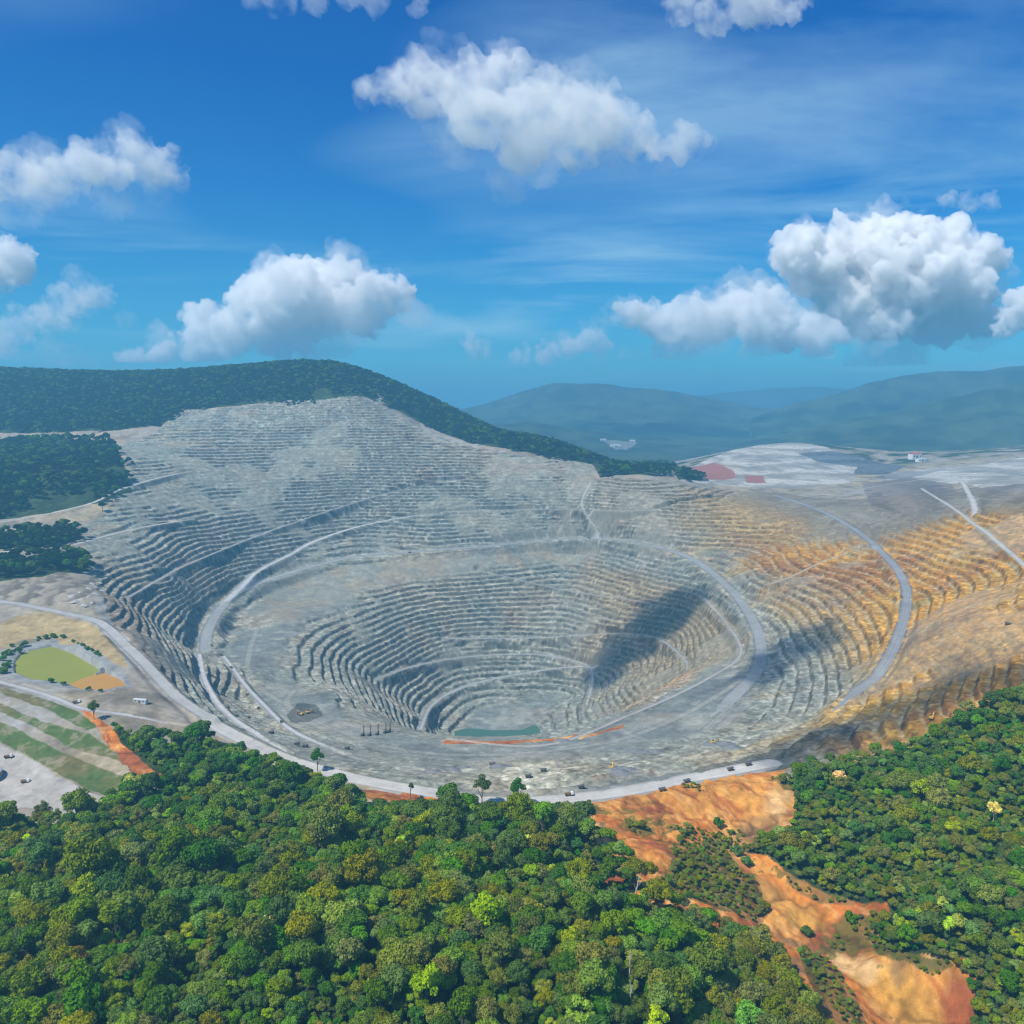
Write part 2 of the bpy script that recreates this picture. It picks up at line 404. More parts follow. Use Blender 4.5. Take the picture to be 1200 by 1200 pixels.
def mixc(nt, fac, a, b, mode='MIX'):
    n = N(nt, 'ShaderNodeMix', data_type='RGBA', blend_type=mode)
    for s, v in ((n.inputs[0], fac), (n.inputs[6], a), (n.inputs[7], b)):
        if hasattr(v, 'links'): nt.links.new(v, s)
        elif isinstance(v, (int, float)): s.default_value = v
        else: s.default_value = (*v, 1)
    return n.outputs[2]
def math_n(nt, op, a, b=None, c=None, clamp=False):
    n = N(nt, 'ShaderNodeMath', operation=op, use_clamp=clamp)
    for i, v in enumerate((a, b, c)):
        if v is None: continue
        if hasattr(v, 'links'): nt.links.new(v, n.inputs[i])
        else: n.inputs[i].default_value = v
    return n.outputs[0]

def ground_mat(name, rough=.95, var=.35, scales=(.5, .09), bump=.0):
    """base colour from the surveyed colour of the ground times fine noise"""
    m, nt, out = nodes_mat(name)
    at = N(nt, 'ShaderNodeAttribute', attribute_name='ground_colour')
    geo = N(nt, 'ShaderNodeNewGeometry')
    n1 = noise(nt, geo.outputs['Position'], scales[0], 5, .65)
    n2 = noise(nt, geo.outputs['Position'], scales[1], 4, .6)
    v = math_n(nt, 'MULTIPLY_ADD', n1, 2*var, 1-var)
    v2 = math_n(nt, 'MULTIPLY_ADD', n2, 1.2*var, 1-.6*var)
    v = math_n(nt, 'MULTIPLY', v, v2)
    vm = N(nt, 'ShaderNodeVectorMath', operation='SCALE')
    nt.links.new(at.outputs['Color'], vm.inputs[0]); nt.links.new(v, vm.inputs['Scale'])
    b = N(nt, 'ShaderNodeBsdfPrincipled'); b.inputs['Roughness'].default_value = rough
    b.inputs['Specular IOR Level'].default_value = .15
    nt.links.new(vm.outputs[0], b.inputs['Base Color'])
    nt.links.new(b.outputs[0], out.inputs['Surface'])
    return m
M_ROCK = ground_mat('rock', var=.55, scales=(.30, .07))
M_SOIL = ground_mat('soil', var=.48, scales=(.9, .12))
M_ROAD = ground_mat('road_dust', var=.12, scales=(.3, .05))
M_FAR = ground_mat('far_forest', var=.55, scales=(.045, .008))

def plain_mat(name, col, rough=.6, metal=0, var=.15, scale=3.0, spec=.3):
    m, nt, out = nodes_mat(name)
    tc = N(nt, 'ShaderNodeTexCoord'); n = noise(nt, tc.outputs['Object'], scale, 4)
    c = mixc(nt, n, tuple(x*(1-var) for x in col), tuple(min(1, x*(1+var)) for x in col))
    b = N(nt, 'ShaderNodeBsdfPrincipled'); b.inputs['Roughness'].default_value = rough; b.inputs['Metallic'].default_value = metal
    b.inputs['Specular IOR Level'].default_value = spec
    nt.links.new(c, b.inputs['Base Color']); nt.links.new(b.outputs[0], out.inputs['Surface'])
    return m

def foliage_mat(name, col, dry=(.12, .11, .04), hue=.5):
    m, nt, out = nodes_mat(name)
    oi = N(nt, 'ShaderNodeObjectInfo'); geo = N(nt, 'ShaderNodeNewGeometry')
    n = noise(nt, geo.outputs['Position'], .22, 3)
    col = (col[0]*2.25, col[1]*2.0, col[2]*.70) if col[0] < .02 else (col[0]*2.5, col[1]*2.1, col[2]*.55)
    c1 = tuple(x*.62 for x in col); c2 = tuple(x*1.45 for x in col)
    c = ramp(nt, n, [(.30, tuple(x*.78 for x in col)), (.5, col), (.72, tuple(x*1.25 for x in col))])
    h = N(nt, 'ShaderNodeHueSaturation')
    nt.links.new(math_n(nt, 'MULTIPLY_ADD', oi.outputs['Random'], .06, .478), h.inputs['Hue'])
    r2 = math_n(nt, 'FRACT', math_n(nt, 'MULTIPLY', oi.outputs['Random'], 17.31))
    nt.links.new(math_n(nt, 'MULTIPLY_ADD', r2, .50, .82), h.inputs['Value'])
    r3 = math_n(nt, 'FRACT', math_n(nt, 'MULTIPLY', oi.outputs['Random'], 91.7))
    nt.links.new(math_n(nt, 'MULTIPLY_ADD', r3, .35, .8), h.inputs['Saturation'])
    nt.links.new(c, h.inputs['Color'])
    d = N(nt, 'ShaderNodeBsdfDiffuse'); t = N(nt, 'ShaderNodeBsdfTranslucent')
    nt.links.new(h.outputs[0], d.inputs['Color'])
    tcol = mixc(nt, 1.0, h.outputs[0], (1.0, 1.1, .6), 'MULTIPLY')
    nt.links.new(tcol, t.inputs['Color'])
    mx = N(nt, 'ShaderNodeMixShader'); mx.inputs[0].default_value = .33
    nt.links.new(d.outputs[0], mx.inputs[1]); nt.links.new(t.outputs[0], mx.inputs[2])
    nt.links.new(mx.outputs[0], out.inputs['Surface'])
    return m

# ------------------------------------------------------------------ the terrain sheet
Q = 1.0
us = np.concatenate([np.linspace(-1.15, -.66, 60, endpoint=False), np.arange(-.66, .66, .00125/Q), np.linspace(.66, 1.15, 60)])
ys = np.concatenate([np.arange(300, 440, 2.0), np.arange(440, 800, 1.0), np.arange(800, 1750, 1.35/Q), np.arange(1750, 2750, 1.9/Q), np.arange(2750, 3500, 4.5),
                     np.arange(3500, 4900, 14), 4900*1.008**np.arange(0, 206)])
nr, nc = len(ys), len(us)
X = (ys[:, None]*us[None, :]).ravel(); Y = np.repeat(ys, nc)
Zt, I = height(X, Y, True)
print('terrain', nr, nc, nr*nc)

# zones per vertex
wob = 6*fbm(X, Y, 25, 3, 41); wob2 = 6*fbm(X, Y, 25, 3, 43)
Xw, Yw = X+wob*.6, Y+wob2*.6
(ZN_GROUND, ZN_PIT, ZN_FOREST, ZN_ORANGE, ZN_GRASS, ZN_YARD, ZN_SPOIL, ZN_FAR) = range(8)
zn = np.full(X.shape, ZN_GROUND, np.int32)
pitv = in_poly(Xw, Yw, Z_PIT); zn[pitv] = ZN_PIT
for P in Z_SPOIL: zn[in_poly(Xw, Yw, P)] = ZN_SPOIL
zn[in_poly(Xw, Yw, Z_YARD)] = ZN_YARD
for P in Z_GRASS: zn[in_poly(X+wob*.45, Y+wob2*.45, P)] = ZN_GRASS
forestv = np.zeros(X.shape, bool)
for P in Z_FOR: forestv |= in_poly(Xw, Yw, P)
zn[forestv & (zn != ZN_GRASS)] = ZN_FOREST
og1 = 13*fbm(X, Y, 42, 4, 45)*(X > 0); og2 = 13*fbm(X, Y, 42, 4, 46)*(X > 0)
for P in Z_ORANGE: zn[in_poly(X+wob*.8+og1, Y+wob2*.8+og2, P)] = ZN_ORANGE
zn[(zn == ZN_GROUND) & (Y < 1000) & (X > 200) & (Y > 790)] = ZN_PIT
zn[(zn == ZN_GROUND) & (Y < 880) & (X > -40)] = ZN_ORANGE
zn[Y > 4600] = ZN_FAR

# ground colours ------------------------------------------------------------
px, py, _ = project(np.c_[X, Y, Zt])
def lerp(a, b, t): return a+(b-a)*t[:, None]
def C(*c): return np.array(c, np.float32)
col = np.zeros((len(X), 3), np.float32)+C(.26, .23, .18)
nA = fbm(X, Y, 300, 5, 61); nB = fbm(X, Y, 70, 5, 63); nC = fbm(X, Y, 16, 4, 65); nD = fbm(X, Y, 5, 3, 67)
# pit rock: blue-grey stone, tan and rust seams, golden weathered rock towards the right wall
rock = lerp(np.zeros_like(col)+C(.27, .305, .295), C(.37, .375, .335), sstep(-.3, .5, nA+.5*nB))
rock = lerp(rock, C(.34, .31, .255), sstep(.05, .6, nB+.4*nA)*.75)
rock = lerp(rock, C(.30, .20, .16), sstep(.45, .75, fbm(X, Y, 120, 4, 69)+.3*nC)*.6)
gold = sstep(290, 520, X+110*nA+70*nB-.10*(Y-1500))*sstep(2900, 2100, Y)
upper = sstep(-40, 40, Zt+30*nB)
goldc = lerp(np.zeros_like(col)+C(.52, .33, .10), C(.50, .38, .20), sstep(-.3, .5, nB))
goldc = lerp(goldc, C(.33, .19, .12), sstep(.1, .6, fbm(X, Y, 140, 4, 71)))
goldc = lerp(goldc, C(.32, .29, .22), sstep(.30, .6, fbm(X, Y, 90, 4, 72)))
goldc = goldc*C(1.16, 1.02, .46)
inn = sstep(90, 260, X+80*nB)*sstep(-30, -60, Zt)*sstep(1350, 1500, Y)
rock = lerp(rock, lerp(np.zeros_like(col)+C(.37, .30, .21), C(.30, .23, .18), sstep(-.1, .4, nB)), inn*.5)
liptan = sstep(120, 200, X+40*nB)*sstep(40, 0, np.abs(Zt+88+16*nB))*sstep(1500, 1400, Y)*(Zt < -62)
rock = lerp(rock, C(.52, .33, .16), liptan*.8)
rock = lerp(rock, goldc, gold*upper*.92)
# far right wall, warm tan benches
tanw = sstep(50, 300, X+60*nB)*sstep(1900, 2150, Y)*sstep(0, 60, Zt)
rock = lerp(rock, C(.36, .31, .235), tanw*.7)
# rust coloured top of the far rim
rock = lerp(rock, C(.34, .24, .21), sstep(.0, .5, nB+.2)*sstep(130, 175, Zt)*sstep(-200, 100, X)*sstep(200,300,Y)*.6)
# left crest: brown weathered wall top
br = sstep(-15, 15, (Zt-8+14*nB))*sstep(1650, 1350, Y)*sstep(-330, -430, X)
rock = lerp(rock, C(.27, .215, .18), br*.8)
# dusty flats are paler, steep faces show darker broken stone
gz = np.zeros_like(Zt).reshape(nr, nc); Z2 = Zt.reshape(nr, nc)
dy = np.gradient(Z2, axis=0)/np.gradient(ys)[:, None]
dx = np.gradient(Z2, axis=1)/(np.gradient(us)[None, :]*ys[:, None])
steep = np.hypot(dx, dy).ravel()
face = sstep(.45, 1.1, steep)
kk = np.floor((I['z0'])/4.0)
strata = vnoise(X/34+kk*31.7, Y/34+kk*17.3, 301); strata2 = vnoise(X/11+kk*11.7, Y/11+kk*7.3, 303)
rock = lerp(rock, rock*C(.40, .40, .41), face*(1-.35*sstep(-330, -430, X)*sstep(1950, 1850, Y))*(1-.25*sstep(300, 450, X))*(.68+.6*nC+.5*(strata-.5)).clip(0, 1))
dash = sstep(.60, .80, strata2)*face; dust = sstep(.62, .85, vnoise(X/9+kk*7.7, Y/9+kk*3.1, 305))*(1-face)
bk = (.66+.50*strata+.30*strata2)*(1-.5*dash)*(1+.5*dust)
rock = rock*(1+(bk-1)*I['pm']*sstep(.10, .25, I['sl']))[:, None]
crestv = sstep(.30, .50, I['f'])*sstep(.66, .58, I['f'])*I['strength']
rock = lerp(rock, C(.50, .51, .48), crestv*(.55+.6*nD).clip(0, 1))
rock = rock*(1+.28*nC[:, None]+.55*nD[:, None])
# grey-brown benches of the plateau behind the right wall
plat = sstep(600, 800, X+60*nB)*sstep(1650, 1850, Y+60*nC)
rock = lerp(rock, lerp(np.zeros_like(col)+C(.25, .22, .19), C(.33, .31, .27), sstep(-.2, .4, nB))*(1+.3*(strata[:, None]-.5)), plat*.9)
rock = lerp(rock, C(.62, .61, .56), sstep(.34, .56, nC*.6+nD*.6)*.65*I['pm'])
# near ring floor: pale blue-grey
flo = (1-sstep(.08, .22, I['sl']))*(Zt < 20)
flc = lerp(np.zeros_like(col)+C(.29, .32, .33), C(.43, .44, .42), sstep(-.2, .5, nB+.4*nC))
flc = lerp(flc, C(.20, .22, .24), sstep(.15, .45, fbm(X, Y, 85, 5, 66))*.8)
flc = lerp(flc, C(.42, .36, .25), sstep(.45, .7, fbm(X, Y, 95, 4, 68))*.6)
flc = flc*(1+.35*nC[:, None])
for tr in ([(300,800),(380,850),(470,878),(600,884),(720,868),(800,838),(870,800)],[(420,872),(560,893),(700,893),(820,860),(900,810),(950,770)],[(335,770),(352,800),(338,828),(420,872)],
           [(690,906),(760,884),(830,880),(900,850)],[(300,740),(290,790),(330,840),(400,870)],[(470,878),(520,905),(610,915)],[(870,690),(890,740),(880,800),(820,860)]):
    L_ = spline(cast(tr, base)); td = line_dist(X, Y, L_, 12)[0]
    flc = lerp(flc, C(.47, .47, .45), sstep(5.5, 3, td+2*nC)*.75); flc = lerp(flc, C(.22, .23, .24), sstep(1.6, .4, np.abs(td-6.2))*.6)
flo2 = np.maximum(flo, 0)
flc = flc*C(.95, 1.0, 1.06)
rock = lerp(rock, flc, flo2*.85)
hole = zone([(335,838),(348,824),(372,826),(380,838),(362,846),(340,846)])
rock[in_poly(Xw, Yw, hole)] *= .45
wht = zone([(585,905),(610,893),(650,893),(665,905),(650,922),(610,926),(590,918)]); rock[in_poly(X+wob*1.5, Y+wob2*1.5, wht)] *= 1.35
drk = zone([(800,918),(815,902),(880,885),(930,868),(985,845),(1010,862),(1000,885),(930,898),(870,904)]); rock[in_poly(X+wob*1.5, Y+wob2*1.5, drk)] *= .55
# bare earth
ge = lerp(np.zeros_like(col)+C(.34, .30, .24), C(.40, .33, .21), sstep(-.3, .4, nB))
ge = lerp(ge, C(.34, .34, .33), sstep(.1, .5, nA+nC*.3)*.8)
ge = lerp(ge, C(.16, .14, .10), sstep(.1, .5, fbm(X, Y, 45, 4, 64)+.3*nC)*.7)
ge = lerp(ge, C(.04, .065, .025), sstep(3200, 3400, Y)*sstep(-.3, .3, nB)); ge = lerp(ge, C(.035, .06, .022), sstep(3050, 3150, Y)*sstep(300, 100, X))
# spoil
sp = lerp(np.zeros_like(col)+C(.38, .36, .31), C(.25, .24, .21), sstep(-.3, .5, nB+.4*nC))
sp = lerp(sp, C(.50, .48, .43), sstep(.15, .4, np.sin((Zt+6*nB)/3.0)*.5+nC*.5)*.7); sp = lerp(sp, C(.20, .19, .17), sstep(.2, .4, np.sin((Zt+6*nB)/3.0+2.2)*.5+nC*.5)*.6)
sp = sp*(1+.2*nC[:, None])
for pz, cz in (([(1010,567),(1070,560),(1115,567),(1132,592),(1080,602),(1020,592)], (.20, .17, .145)), ([(1145,572),(1210,566),(1210,602),(1150,602)], (.21, .18, .15)),
               ([(935,531),(975,528),(1010,536),(1062,546),(1040,556),(1000,556),(1005,547),(960,541)], (.12, .13, .14)), ([(1020,560),(1060,552),(1100,552),(1060,562)], (.22, .21, .19))):
    mm = in_poly(Xw, Yw, zone(pz)); cc = C(*cz)*(1+.25*np.sin(Zt/3.5+2*nC))[:, None]
    sp[mm] = cc[mm]; rock[mm] = 1.3*cc[mm]; ge[mm] = cc[mm]
lf = in_poly(Xw, Yw, Z_SPOIL[2]); sp[lf] = (C(.23, .20, .155)*(1+.3*nC+.35*np.sin(X/7+4*nC))[:, None])[lf]
for P in Z_RED: sp[in_poly(Xw, Yw, P)] = C(.30, .12, .09)
rock = rock*lerp(np.ones_like(rock), C(1.12, .97, .62), gold*upper*(1-plat))*lerp(np.ones_like(rock), C(1.10, .97, .76), inn*.9)
fcv = grid_sample(FACEB, X, Y)*(Y < 3000)
rock = lerp(rock, lerp(np.zeros_like(col)+C(.37, .385, .36), C(.42, .38, .30), sstep(-.1, .4, nB+.3*nC))*(1+.25*nC[:, None]), fcv*.8)
talus = I['slump']*I['pm']*sstep(.12, .25, I['sl'])
rock = lerp(rock, C(.40, .40, .365)*(1+.3*nC[:, None]), talus*.45)
m = (zn == ZN_SPOIL); col[m] = sp[m]
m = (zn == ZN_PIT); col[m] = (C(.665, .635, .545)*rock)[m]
bank = np.zeros(X.shape, bool)
for P in (Z_PONDG, Z_PONDO):
    c_ = P.mean(0); bank |= in_poly(Xw, Yw, c_+(P-c_)*1.32)
hb = zone([(20,722),(60,718),(110,735),(140,758),(150,785),(128,776),(105,760),(60,748),(25,750),(0,760),(0,730)])
ge[in_poly(Xw, Yw, hb)] = C(.42, .32, .16)
ge[bank] = C(.29, .30, .29)
brn = zone([(0,705),(110,700),(118,735),(60,716),(0,712)]); ge[in_poly(Xw, Yw, brn)] = C(.33, .29, .22)
m = (zn == ZN_GROUND); col[m] = (.84*ge*(1+.35*nC[:, None]+.2*nD[:, None]))[m]
# orange soil
oc = lerp(np.zeros_like(col)+C(.50, .21, .06), C(.50, .31, .11), sstep(-.25, .35, nB+.5*nC))
GULLY = spline(cast([(915,930),(903,958),(864,984),(848,1003),(876,1036),(930,1072),(985,1104),(1040,1150),(1085,1195),(1110,1230)], base))
chan = sstep(24, 3, line_dist(X, Y, GULLY, 60)[0]+14*nC+8*nB)
sa_ = X*.53-Y*.85; sb_ = X*.85+Y*.53
streak = fbm(sb_+4*nC, sa_/6, 7, 4, 76); streak2 = fbm(sb_+3*nC, sa_/5, 3, 3, 78)
oc = lerp(oc, C(.30, .12, .05), sstep(.05, .4, streak)*.8); oc = lerp(oc, C(.60, .45, .27), sstep(.15, .5, streak2)*.6)
oc = lerp(oc, lerp(np.zeros_like(col)+C(.43, .33, .19), C(.47, .34, .11), sstep(720, 600, Y+30*nB)), chan*.8)
oc = lerp(oc, C(.27, .11, .06), sstep(.05, .45, fbm(X, Y, 60, 4, 73)+.3*nC))
oc = lerp(oc, C(.20, .17, .13), sstep(.25, .5, fbm(X, Y, 30, 4, 74))*sstep(800, 700, Y)*.7)
oc = lerp(oc, C(.55, .46, .33), sstep(.35, .65, fbm(X, Y, 40, 4, 75)))
oc = lerp(oc, C(.075, .11, .035), sstep(.36, .48, fbm(X, Y, 34, 4, 79)+.35*nD)*.8*sstep(790, 740, Y))
oc = oc*(1-.45*sstep(.10, .0, np.abs(fbm(X, Y, 52, 4, 25)))[:, None]*(Y < 860)[:, None])
scr = np.zeros(X.shape, bool)
for P in Z_SCRUB: scr |= in_poly(X+wob*.8, Y+wob2*.8, P)
oc = lerp(oc, lerp(np.zeros_like(col)+C(.06, .095, .03), C(.20, .15, .08), sstep(-.1, .3, nC+.4*nD)), scr*.8)
oc = oc*C(1.05, .78, .46)
m = (zn == ZN_ORANGE); col[m] = (oc*(1+.35*nC[:, None]+.35*nD[:, None]))[m]
# grass banks
gc = lerp(np.zeros_like(col)+C(.085, .135, .035), C(.15, .13, .05), sstep(-.2, .5, nB+.3*nC))
gc = lerp(gc, C(.22, .19, .13), sstep(.2, .45, nC+.6*nD)*.7)
m = (zn == ZN_GRASS); col[m] = (gc*(1+.25*nC[:, None]+.25*nD[:, None]))[m]
yc = lerp(np.zeros_like(col)+C(.43, .40, .36), C(.33, .32, .30), sstep(-.2, .4, nB))
m = (zn == ZN_YARD); col[m] = (.88*yc*(1+.22*nC[:, None]+.15*nD[:, None]+.15*nB[:, None]))[m]
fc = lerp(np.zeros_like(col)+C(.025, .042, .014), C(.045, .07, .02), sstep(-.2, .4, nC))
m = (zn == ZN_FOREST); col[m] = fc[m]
fa = lerp(np.zeros_like(col)+C(.020, .034, .016), C(.055, .08, .034), sstep(-.5, .5, fbm(X, Y, 130, 5, 81)+.5*fbm(X, Y, 600, 3, 82)))
clear = sstep(.50, .60, fbm(X, Y, 420, 4, 83))*(Y < 7200)*(Y > 5000)*(Zt < 150)
fa = lerp(fa, C(.40, .38, .34), clear)
fa[in_poly(Xw*1.0, Yw, zone([(706,517),(722,516),(748,518),(742,522),(735,527),(722,527),(714,521)]))] = C(.20, .21, .18)
m = (zn == ZN_FAR); col[m] = fa[m]
rd = I['rid'] >= 0
rcol = np.array([r[4] for r in ROADS], np.float32)
rc = rcol[np.clip(I['rid'], 0, None)]*(1+.14*nC[:, None]+.10*nD[:, None]+.15*nB[:, None])
edge = sstep(-3.5, -.5, I['rdist']); rc = rc*(1-.35*edge[:, None])*(1-.16*sstep(.2, .8, np.cos(I['rdist']*1.5))[:, None])
col[rd] = rc[rd]
col = np.clip(col, .01, .8)

# faces -> one object per stretch of ground
ii = np.arange(nr*nc).reshape(nr, nc)
quads = np.stack([ii[:-1, :-1], ii[:-1, 1:], ii[1:, 1:], ii[1:, :-1]], -1).reshape(-1, 4)
q0 = quads[:, 0]
fz = zn[q0].copy(); rf = I['rid'][q0]
fid = fz.copy(); fid[rf >= 0] = 100+rf[rf >= 0]
VERTS = np.c_[X, Y, Zt]
def ground_piece(name, sel, mat, label, cat=None, smooth=False):
    f = quads[sel]
    if len(f) == 0: return None
    u, inv = np.unique(f, return_inverse=True)
    o = mesh_np(name, VERTS[u], inv.reshape(-1, 4), mat, smooth=smooth)
    set_col(o.data, 'ground_colour', col[u])
    return tag(o, label, cat, kind='structure')
ground_piece('ground', fid == ZN_GROUND, M_SOIL, 'bare brown and grey earth around the open pit', 'ground')
ground_piece('open_pit', fid == ZN_PIT, M_ROCK, 'huge terraced open pit mine with stepped grey and golden rock walls', 'open pit')
ground_piece('forest_floor', fid == ZN_FOREST, M_SOIL, 'dark ground under the jungle trees', 'ground')
ground_piece('orange_soil', fid == ZN_ORANGE, M_SOIL, 'eroded orange soil of the gully and banks on the near side of the pit', 'bare soil')
ground_piece('grass_bank', fid == ZN_GRASS, M_SOIL, 'green grass banks stepping down between pale gravel strips at left', 'grass bank')
ground_piece('gravel_yard', fid == ZN_YARD, M_SOIL, 'pale gravel yard at the left edge below the grass banks', 'yard')
ground_piece('spoil_heap', fid == ZN_SPOIL, M_SOIL, 'pale grey heaps of dumped rock beyond the right rim of the pit', 'spoil heap')
ground_piece('hills', fid == ZN_FAR, M_FAR, 'hazy blue forested hills on the horizon', 'hills', smooth=True)
ROAD_LABEL = {'rim_road': 'pale dusty road along the near rim of the pit', 'haul_road': 'grey haul road running from the left edge along the left rim',
 'upper_road': 'thin pale road on the left slope between two strips of forest', 'bench_road': 'thin road below the left forest leading onto the benches',
 'hill_road': 'pale road high on the left forested hill', 'ring_road': 'wide grey haul road circling the far side of the inner pit',
 'ramp_road': 'blue grey haul road curving down the golden right wall', 'wall_ramp': 'pale ramp climbing diagonally across the far left wall',
 'floor_road': 'pale road at the foot of the left terraced wall', 'floor_track': 'dusty track on the left floor of the pit',
 'ridge_road': 'hooked pale road on the right ridge', 'crest_road': 'tan road running off the right edge above the golden wall',
 'plateau_road': 'grey road across the plateau on the right', 'access_road': 'grey access road above the grass banks at left',
 'pit_ramp': 'curved ramp rising out of the deepest part of the pit', 'pit_track': 'looping track on the benches above the pit lake',
 'pit_bench_road': 'thin bench road across the inner far wall', 'bench_ramp': 'thin ramp climbing between the benches of the pit wall', 'rim_ramp': 'tan track along the near lip of the inner pit'}
for i, r in enumerate(ROADS):
    ground_piece(r[0], fid == 100+i, M_ROAD, ROAD_LABEL[r[0]], 'road')

# water -----------------------------------------------------------------------
def water_mat(name, c1, c2, rough):
    m, nt, out = nodes_mat(name)
    geo = N(nt, 'ShaderNodeNewGeometry'); n = noise(nt, geo.outputs['Position'], .03, 4)
    c = mixc(nt, n, c1, c2)
    b = N(nt, 'ShaderNodeBsdfPrincipled'); b.inputs['Roughness'].default_value = rough; b.inputs['Specular IOR Level'].default_value = .5 if rough < .5 else .1
    nt.links.new(c, b.inputs['Base Color']); nt.links.new(b.outputs[0], out.inputs['Surface']); return m
def sheet(name, P, z, mat, label, grow=1.0):
    c = P.mean(0); P = c+(P-c)*grow
    L = spline(np.c_[np.vstack([P, P[:1]]), np.zeros(len(P)+1)], 5)[:-1]
    v = np.vstack([[c[0], c[1], z], np.c_[L[:, :2], np.full(len(L), z)]])
    n = len(L); t = np.array([(0, 1+i, 1+(i+1) % n) for i in range(n)])
    if np.cross(L[1, :2]-c, L[0, :2]-c) > 0: t = t[:, ::-1]
    return tag(mesh_np(name, v, None, mat, tris=t), label, 'water', kind='structure')
sheet('pond', Z_PONDG, POND_Z, water_mat('green_water', (.20, .23, .035), (.26, .27, .05), .9), 'flat olive green settling pond at left', 1.02)
sheet('pond', Z_PONDO, POND_Z+.4, water_mat('orange_water', (.40, .20, .045), (.44, .26, .07), .9), 'smaller orange settling pond beside the green one', 1.02)
lc = Z_LAKE.mean(0)
sheet('pit_lake', Z_LAKE, LAKE_Z, water_mat('lake_water', (.045, .125, .08), (.06, .15, .10), .3), 'small green lake at the bottom of the pit', .94)

# ------------------------------------------------------------------ trees
def crown(seed, R, H, base_h, nl, leaves, leaf, flat=.75, open_=0.0):
    """a crown of leaf clumps spread over many lobes"""
    r = np.random.default_rng(seed)
    V = []; cz = base_h+(H-base_h)*.45; hz = (H-base_h)*.55
    for k in range(nl):
        th = r.uniform(0, 2*np.pi); ph = np.arccos(r.uniform(-.25, 1.0))
        rr = r.uniform(.45, .82)
        c = np.array([np.sin(ph)*np.cos(th)*R*rr, np.sin(ph)*np.sin(th)*R*rr, cz+np.cos(ph)*hz*rr])
        lr = R*r.uniform(.27, .46)
        n = int(1.4*leaves*(lr/(.33*R))**2)
        d = r.normal(size=(n, 3)); d[:, 2] += .35; d /= np.linalg.norm(d, axis=1)[:, None]
        p = c+d*lr*r.uniform(.70, 1.14, (n, 1))*np.array([1, 1, flat])
        nn = d+r.normal(size=(n, 3))*.42; nn /= np.linalg.norm(nn, axis=1)[:, None]
        t = np.cross(nn, r.normal(size=(n, 3))); t /= np.linalg.norm(t, axis=1)[:, None]
        b = np.cross(nn, t); s = .86*leaf*r.uniform(.6, 1.25, (n, 1))
        droop = nn*s*.25
        q = np.stack([p-t*s*.6-droop, p-b*s*.45, p+t*s*.6-droop, p+b*s*.45], 1)
        V.append(q.reshape(-1, 3))
    V = np.vstack(V)
    return V, np.arange(len(V)).reshape(-1, 4)
def tubes(paths, sides=7):
    """joined tapered limbs; each path is [(x,y,z,r), ...]"""
    V = []; F = []; o = 0
    for P in paths:
        P = np.array(P, float)
        for i, p in enumerate(P):
            a = P[min(i+1, len(P)-1), :3]-P[max(i-1, 0), :3]; a /= np.linalg.norm(a)
            x = np.cross(a, (0.3, 1, .1)); x /= np.linalg.norm(x); y = np.cross(a, x)
            for k in range(sides):
                t = 2*np.pi*k/sides; V.append(p[:3]+(x*np.cos(t)+y*np.sin(t))*p[3])
        for i in range(len(P)-1):
            for k in range(sides):
                F.append((o+i*sides+k, o+i*sides+(k+1) % sides, o+(i+1)*sides+(k+1) % sides, o+(i+1)*sides+k))
        o += len(P)*sides
    return np.array(V), np.array(F)
def trunk(seed, H, base_h, R):
    r = np.random.default_rng(seed+100); P = []
    bx, by = r.normal(size=2)*.5
    P.append([(0, 0, -2, .62), (0, 0, 1, .45), (bx*.5, by*.5, base_h*.6, .36), (bx, by, base_h+.3*(H-base_h), .26), (bx, by, H*.85, .1)])
    for k in range(5):
        t = r.uniform(0, 6.28); z = base_h*r.uniform(.65, 1.0)
        P.append([(bx*.6, by*.6, z, .2), (bx+math.cos(t)*R*.35, by+math.sin(t)*R*.35, z+(H-base_h)*.3, .13), (bx+math.cos(t)*R*.65, by+math.sin(t)*R*.65, z+(H-base_h)*.5, .05)])
    return tubes(P)
M_BARK = plain_mat('bark', (.16, .13, .10), .9)
M_PALEBARK = plain_mat('pale_bark', (.42, .38, .33), .9)
KINDS = [ # name, colour, R, H, base, lobes, leaves, leaf, words
 ('broadleaf_tree', (.045, .100, .020), 7.0, 21, 9, 22, 85, 1.15, 'dark green broad-crowned'),
 ('broadleaf_tree', (.078, .150, .022), 6.2, 19, 8, 19, 85, 1.05, 'mid green rounded'),
 ('broadleaf_tree', (.135, .205, .025), 6.0, 18, 8, 16, 80, 1.05, 'bright yellow-green'),
 ('broadleaf_tree', (.105, .135, .030), 7.4, 22, 10, 24, 80, 1.10, 'olive green wide-crowned'),
 ('broadleaf_tree', (.075, .110, .048), 5.6, 23, 8, 18, 60, .95, 'grey-green tall feathery'),
 ('broadleaf_tree', (.042, .110, .026), 5.0, 15, 5, 15, 80, 1.0, 'deep green compact'),
 ('broadleaf_tree', (.140, .120, .055), 5.8, 18, 8, 15, 60, .95, 'brownish dry-leaved'),
 ('broadleaf_tree', (.085, .200, .020), 5.6, 13, 4, 17, 85, 1.0, 'vivid green low bushy'),
 ('haze_tinted_tree', (.013, .030, .030), 6.4, 19, 8, 18, 80, 1.05, 'dark haze-tinted'),  # dark hill trees; blue of the distant haze is painted into the leaf colour
]
KM = [foliage_mat('leaves_%s' % k[8].replace(' ', '_'), k[1]) for k in KINDS]
CROWN_ME = []; TRUNK_ME = []
def temp_mesh(name, V, F, mat):
    o = mesh_np(name, V, F, mat); me = o.data; bpy.data.objects.remove(o); return me
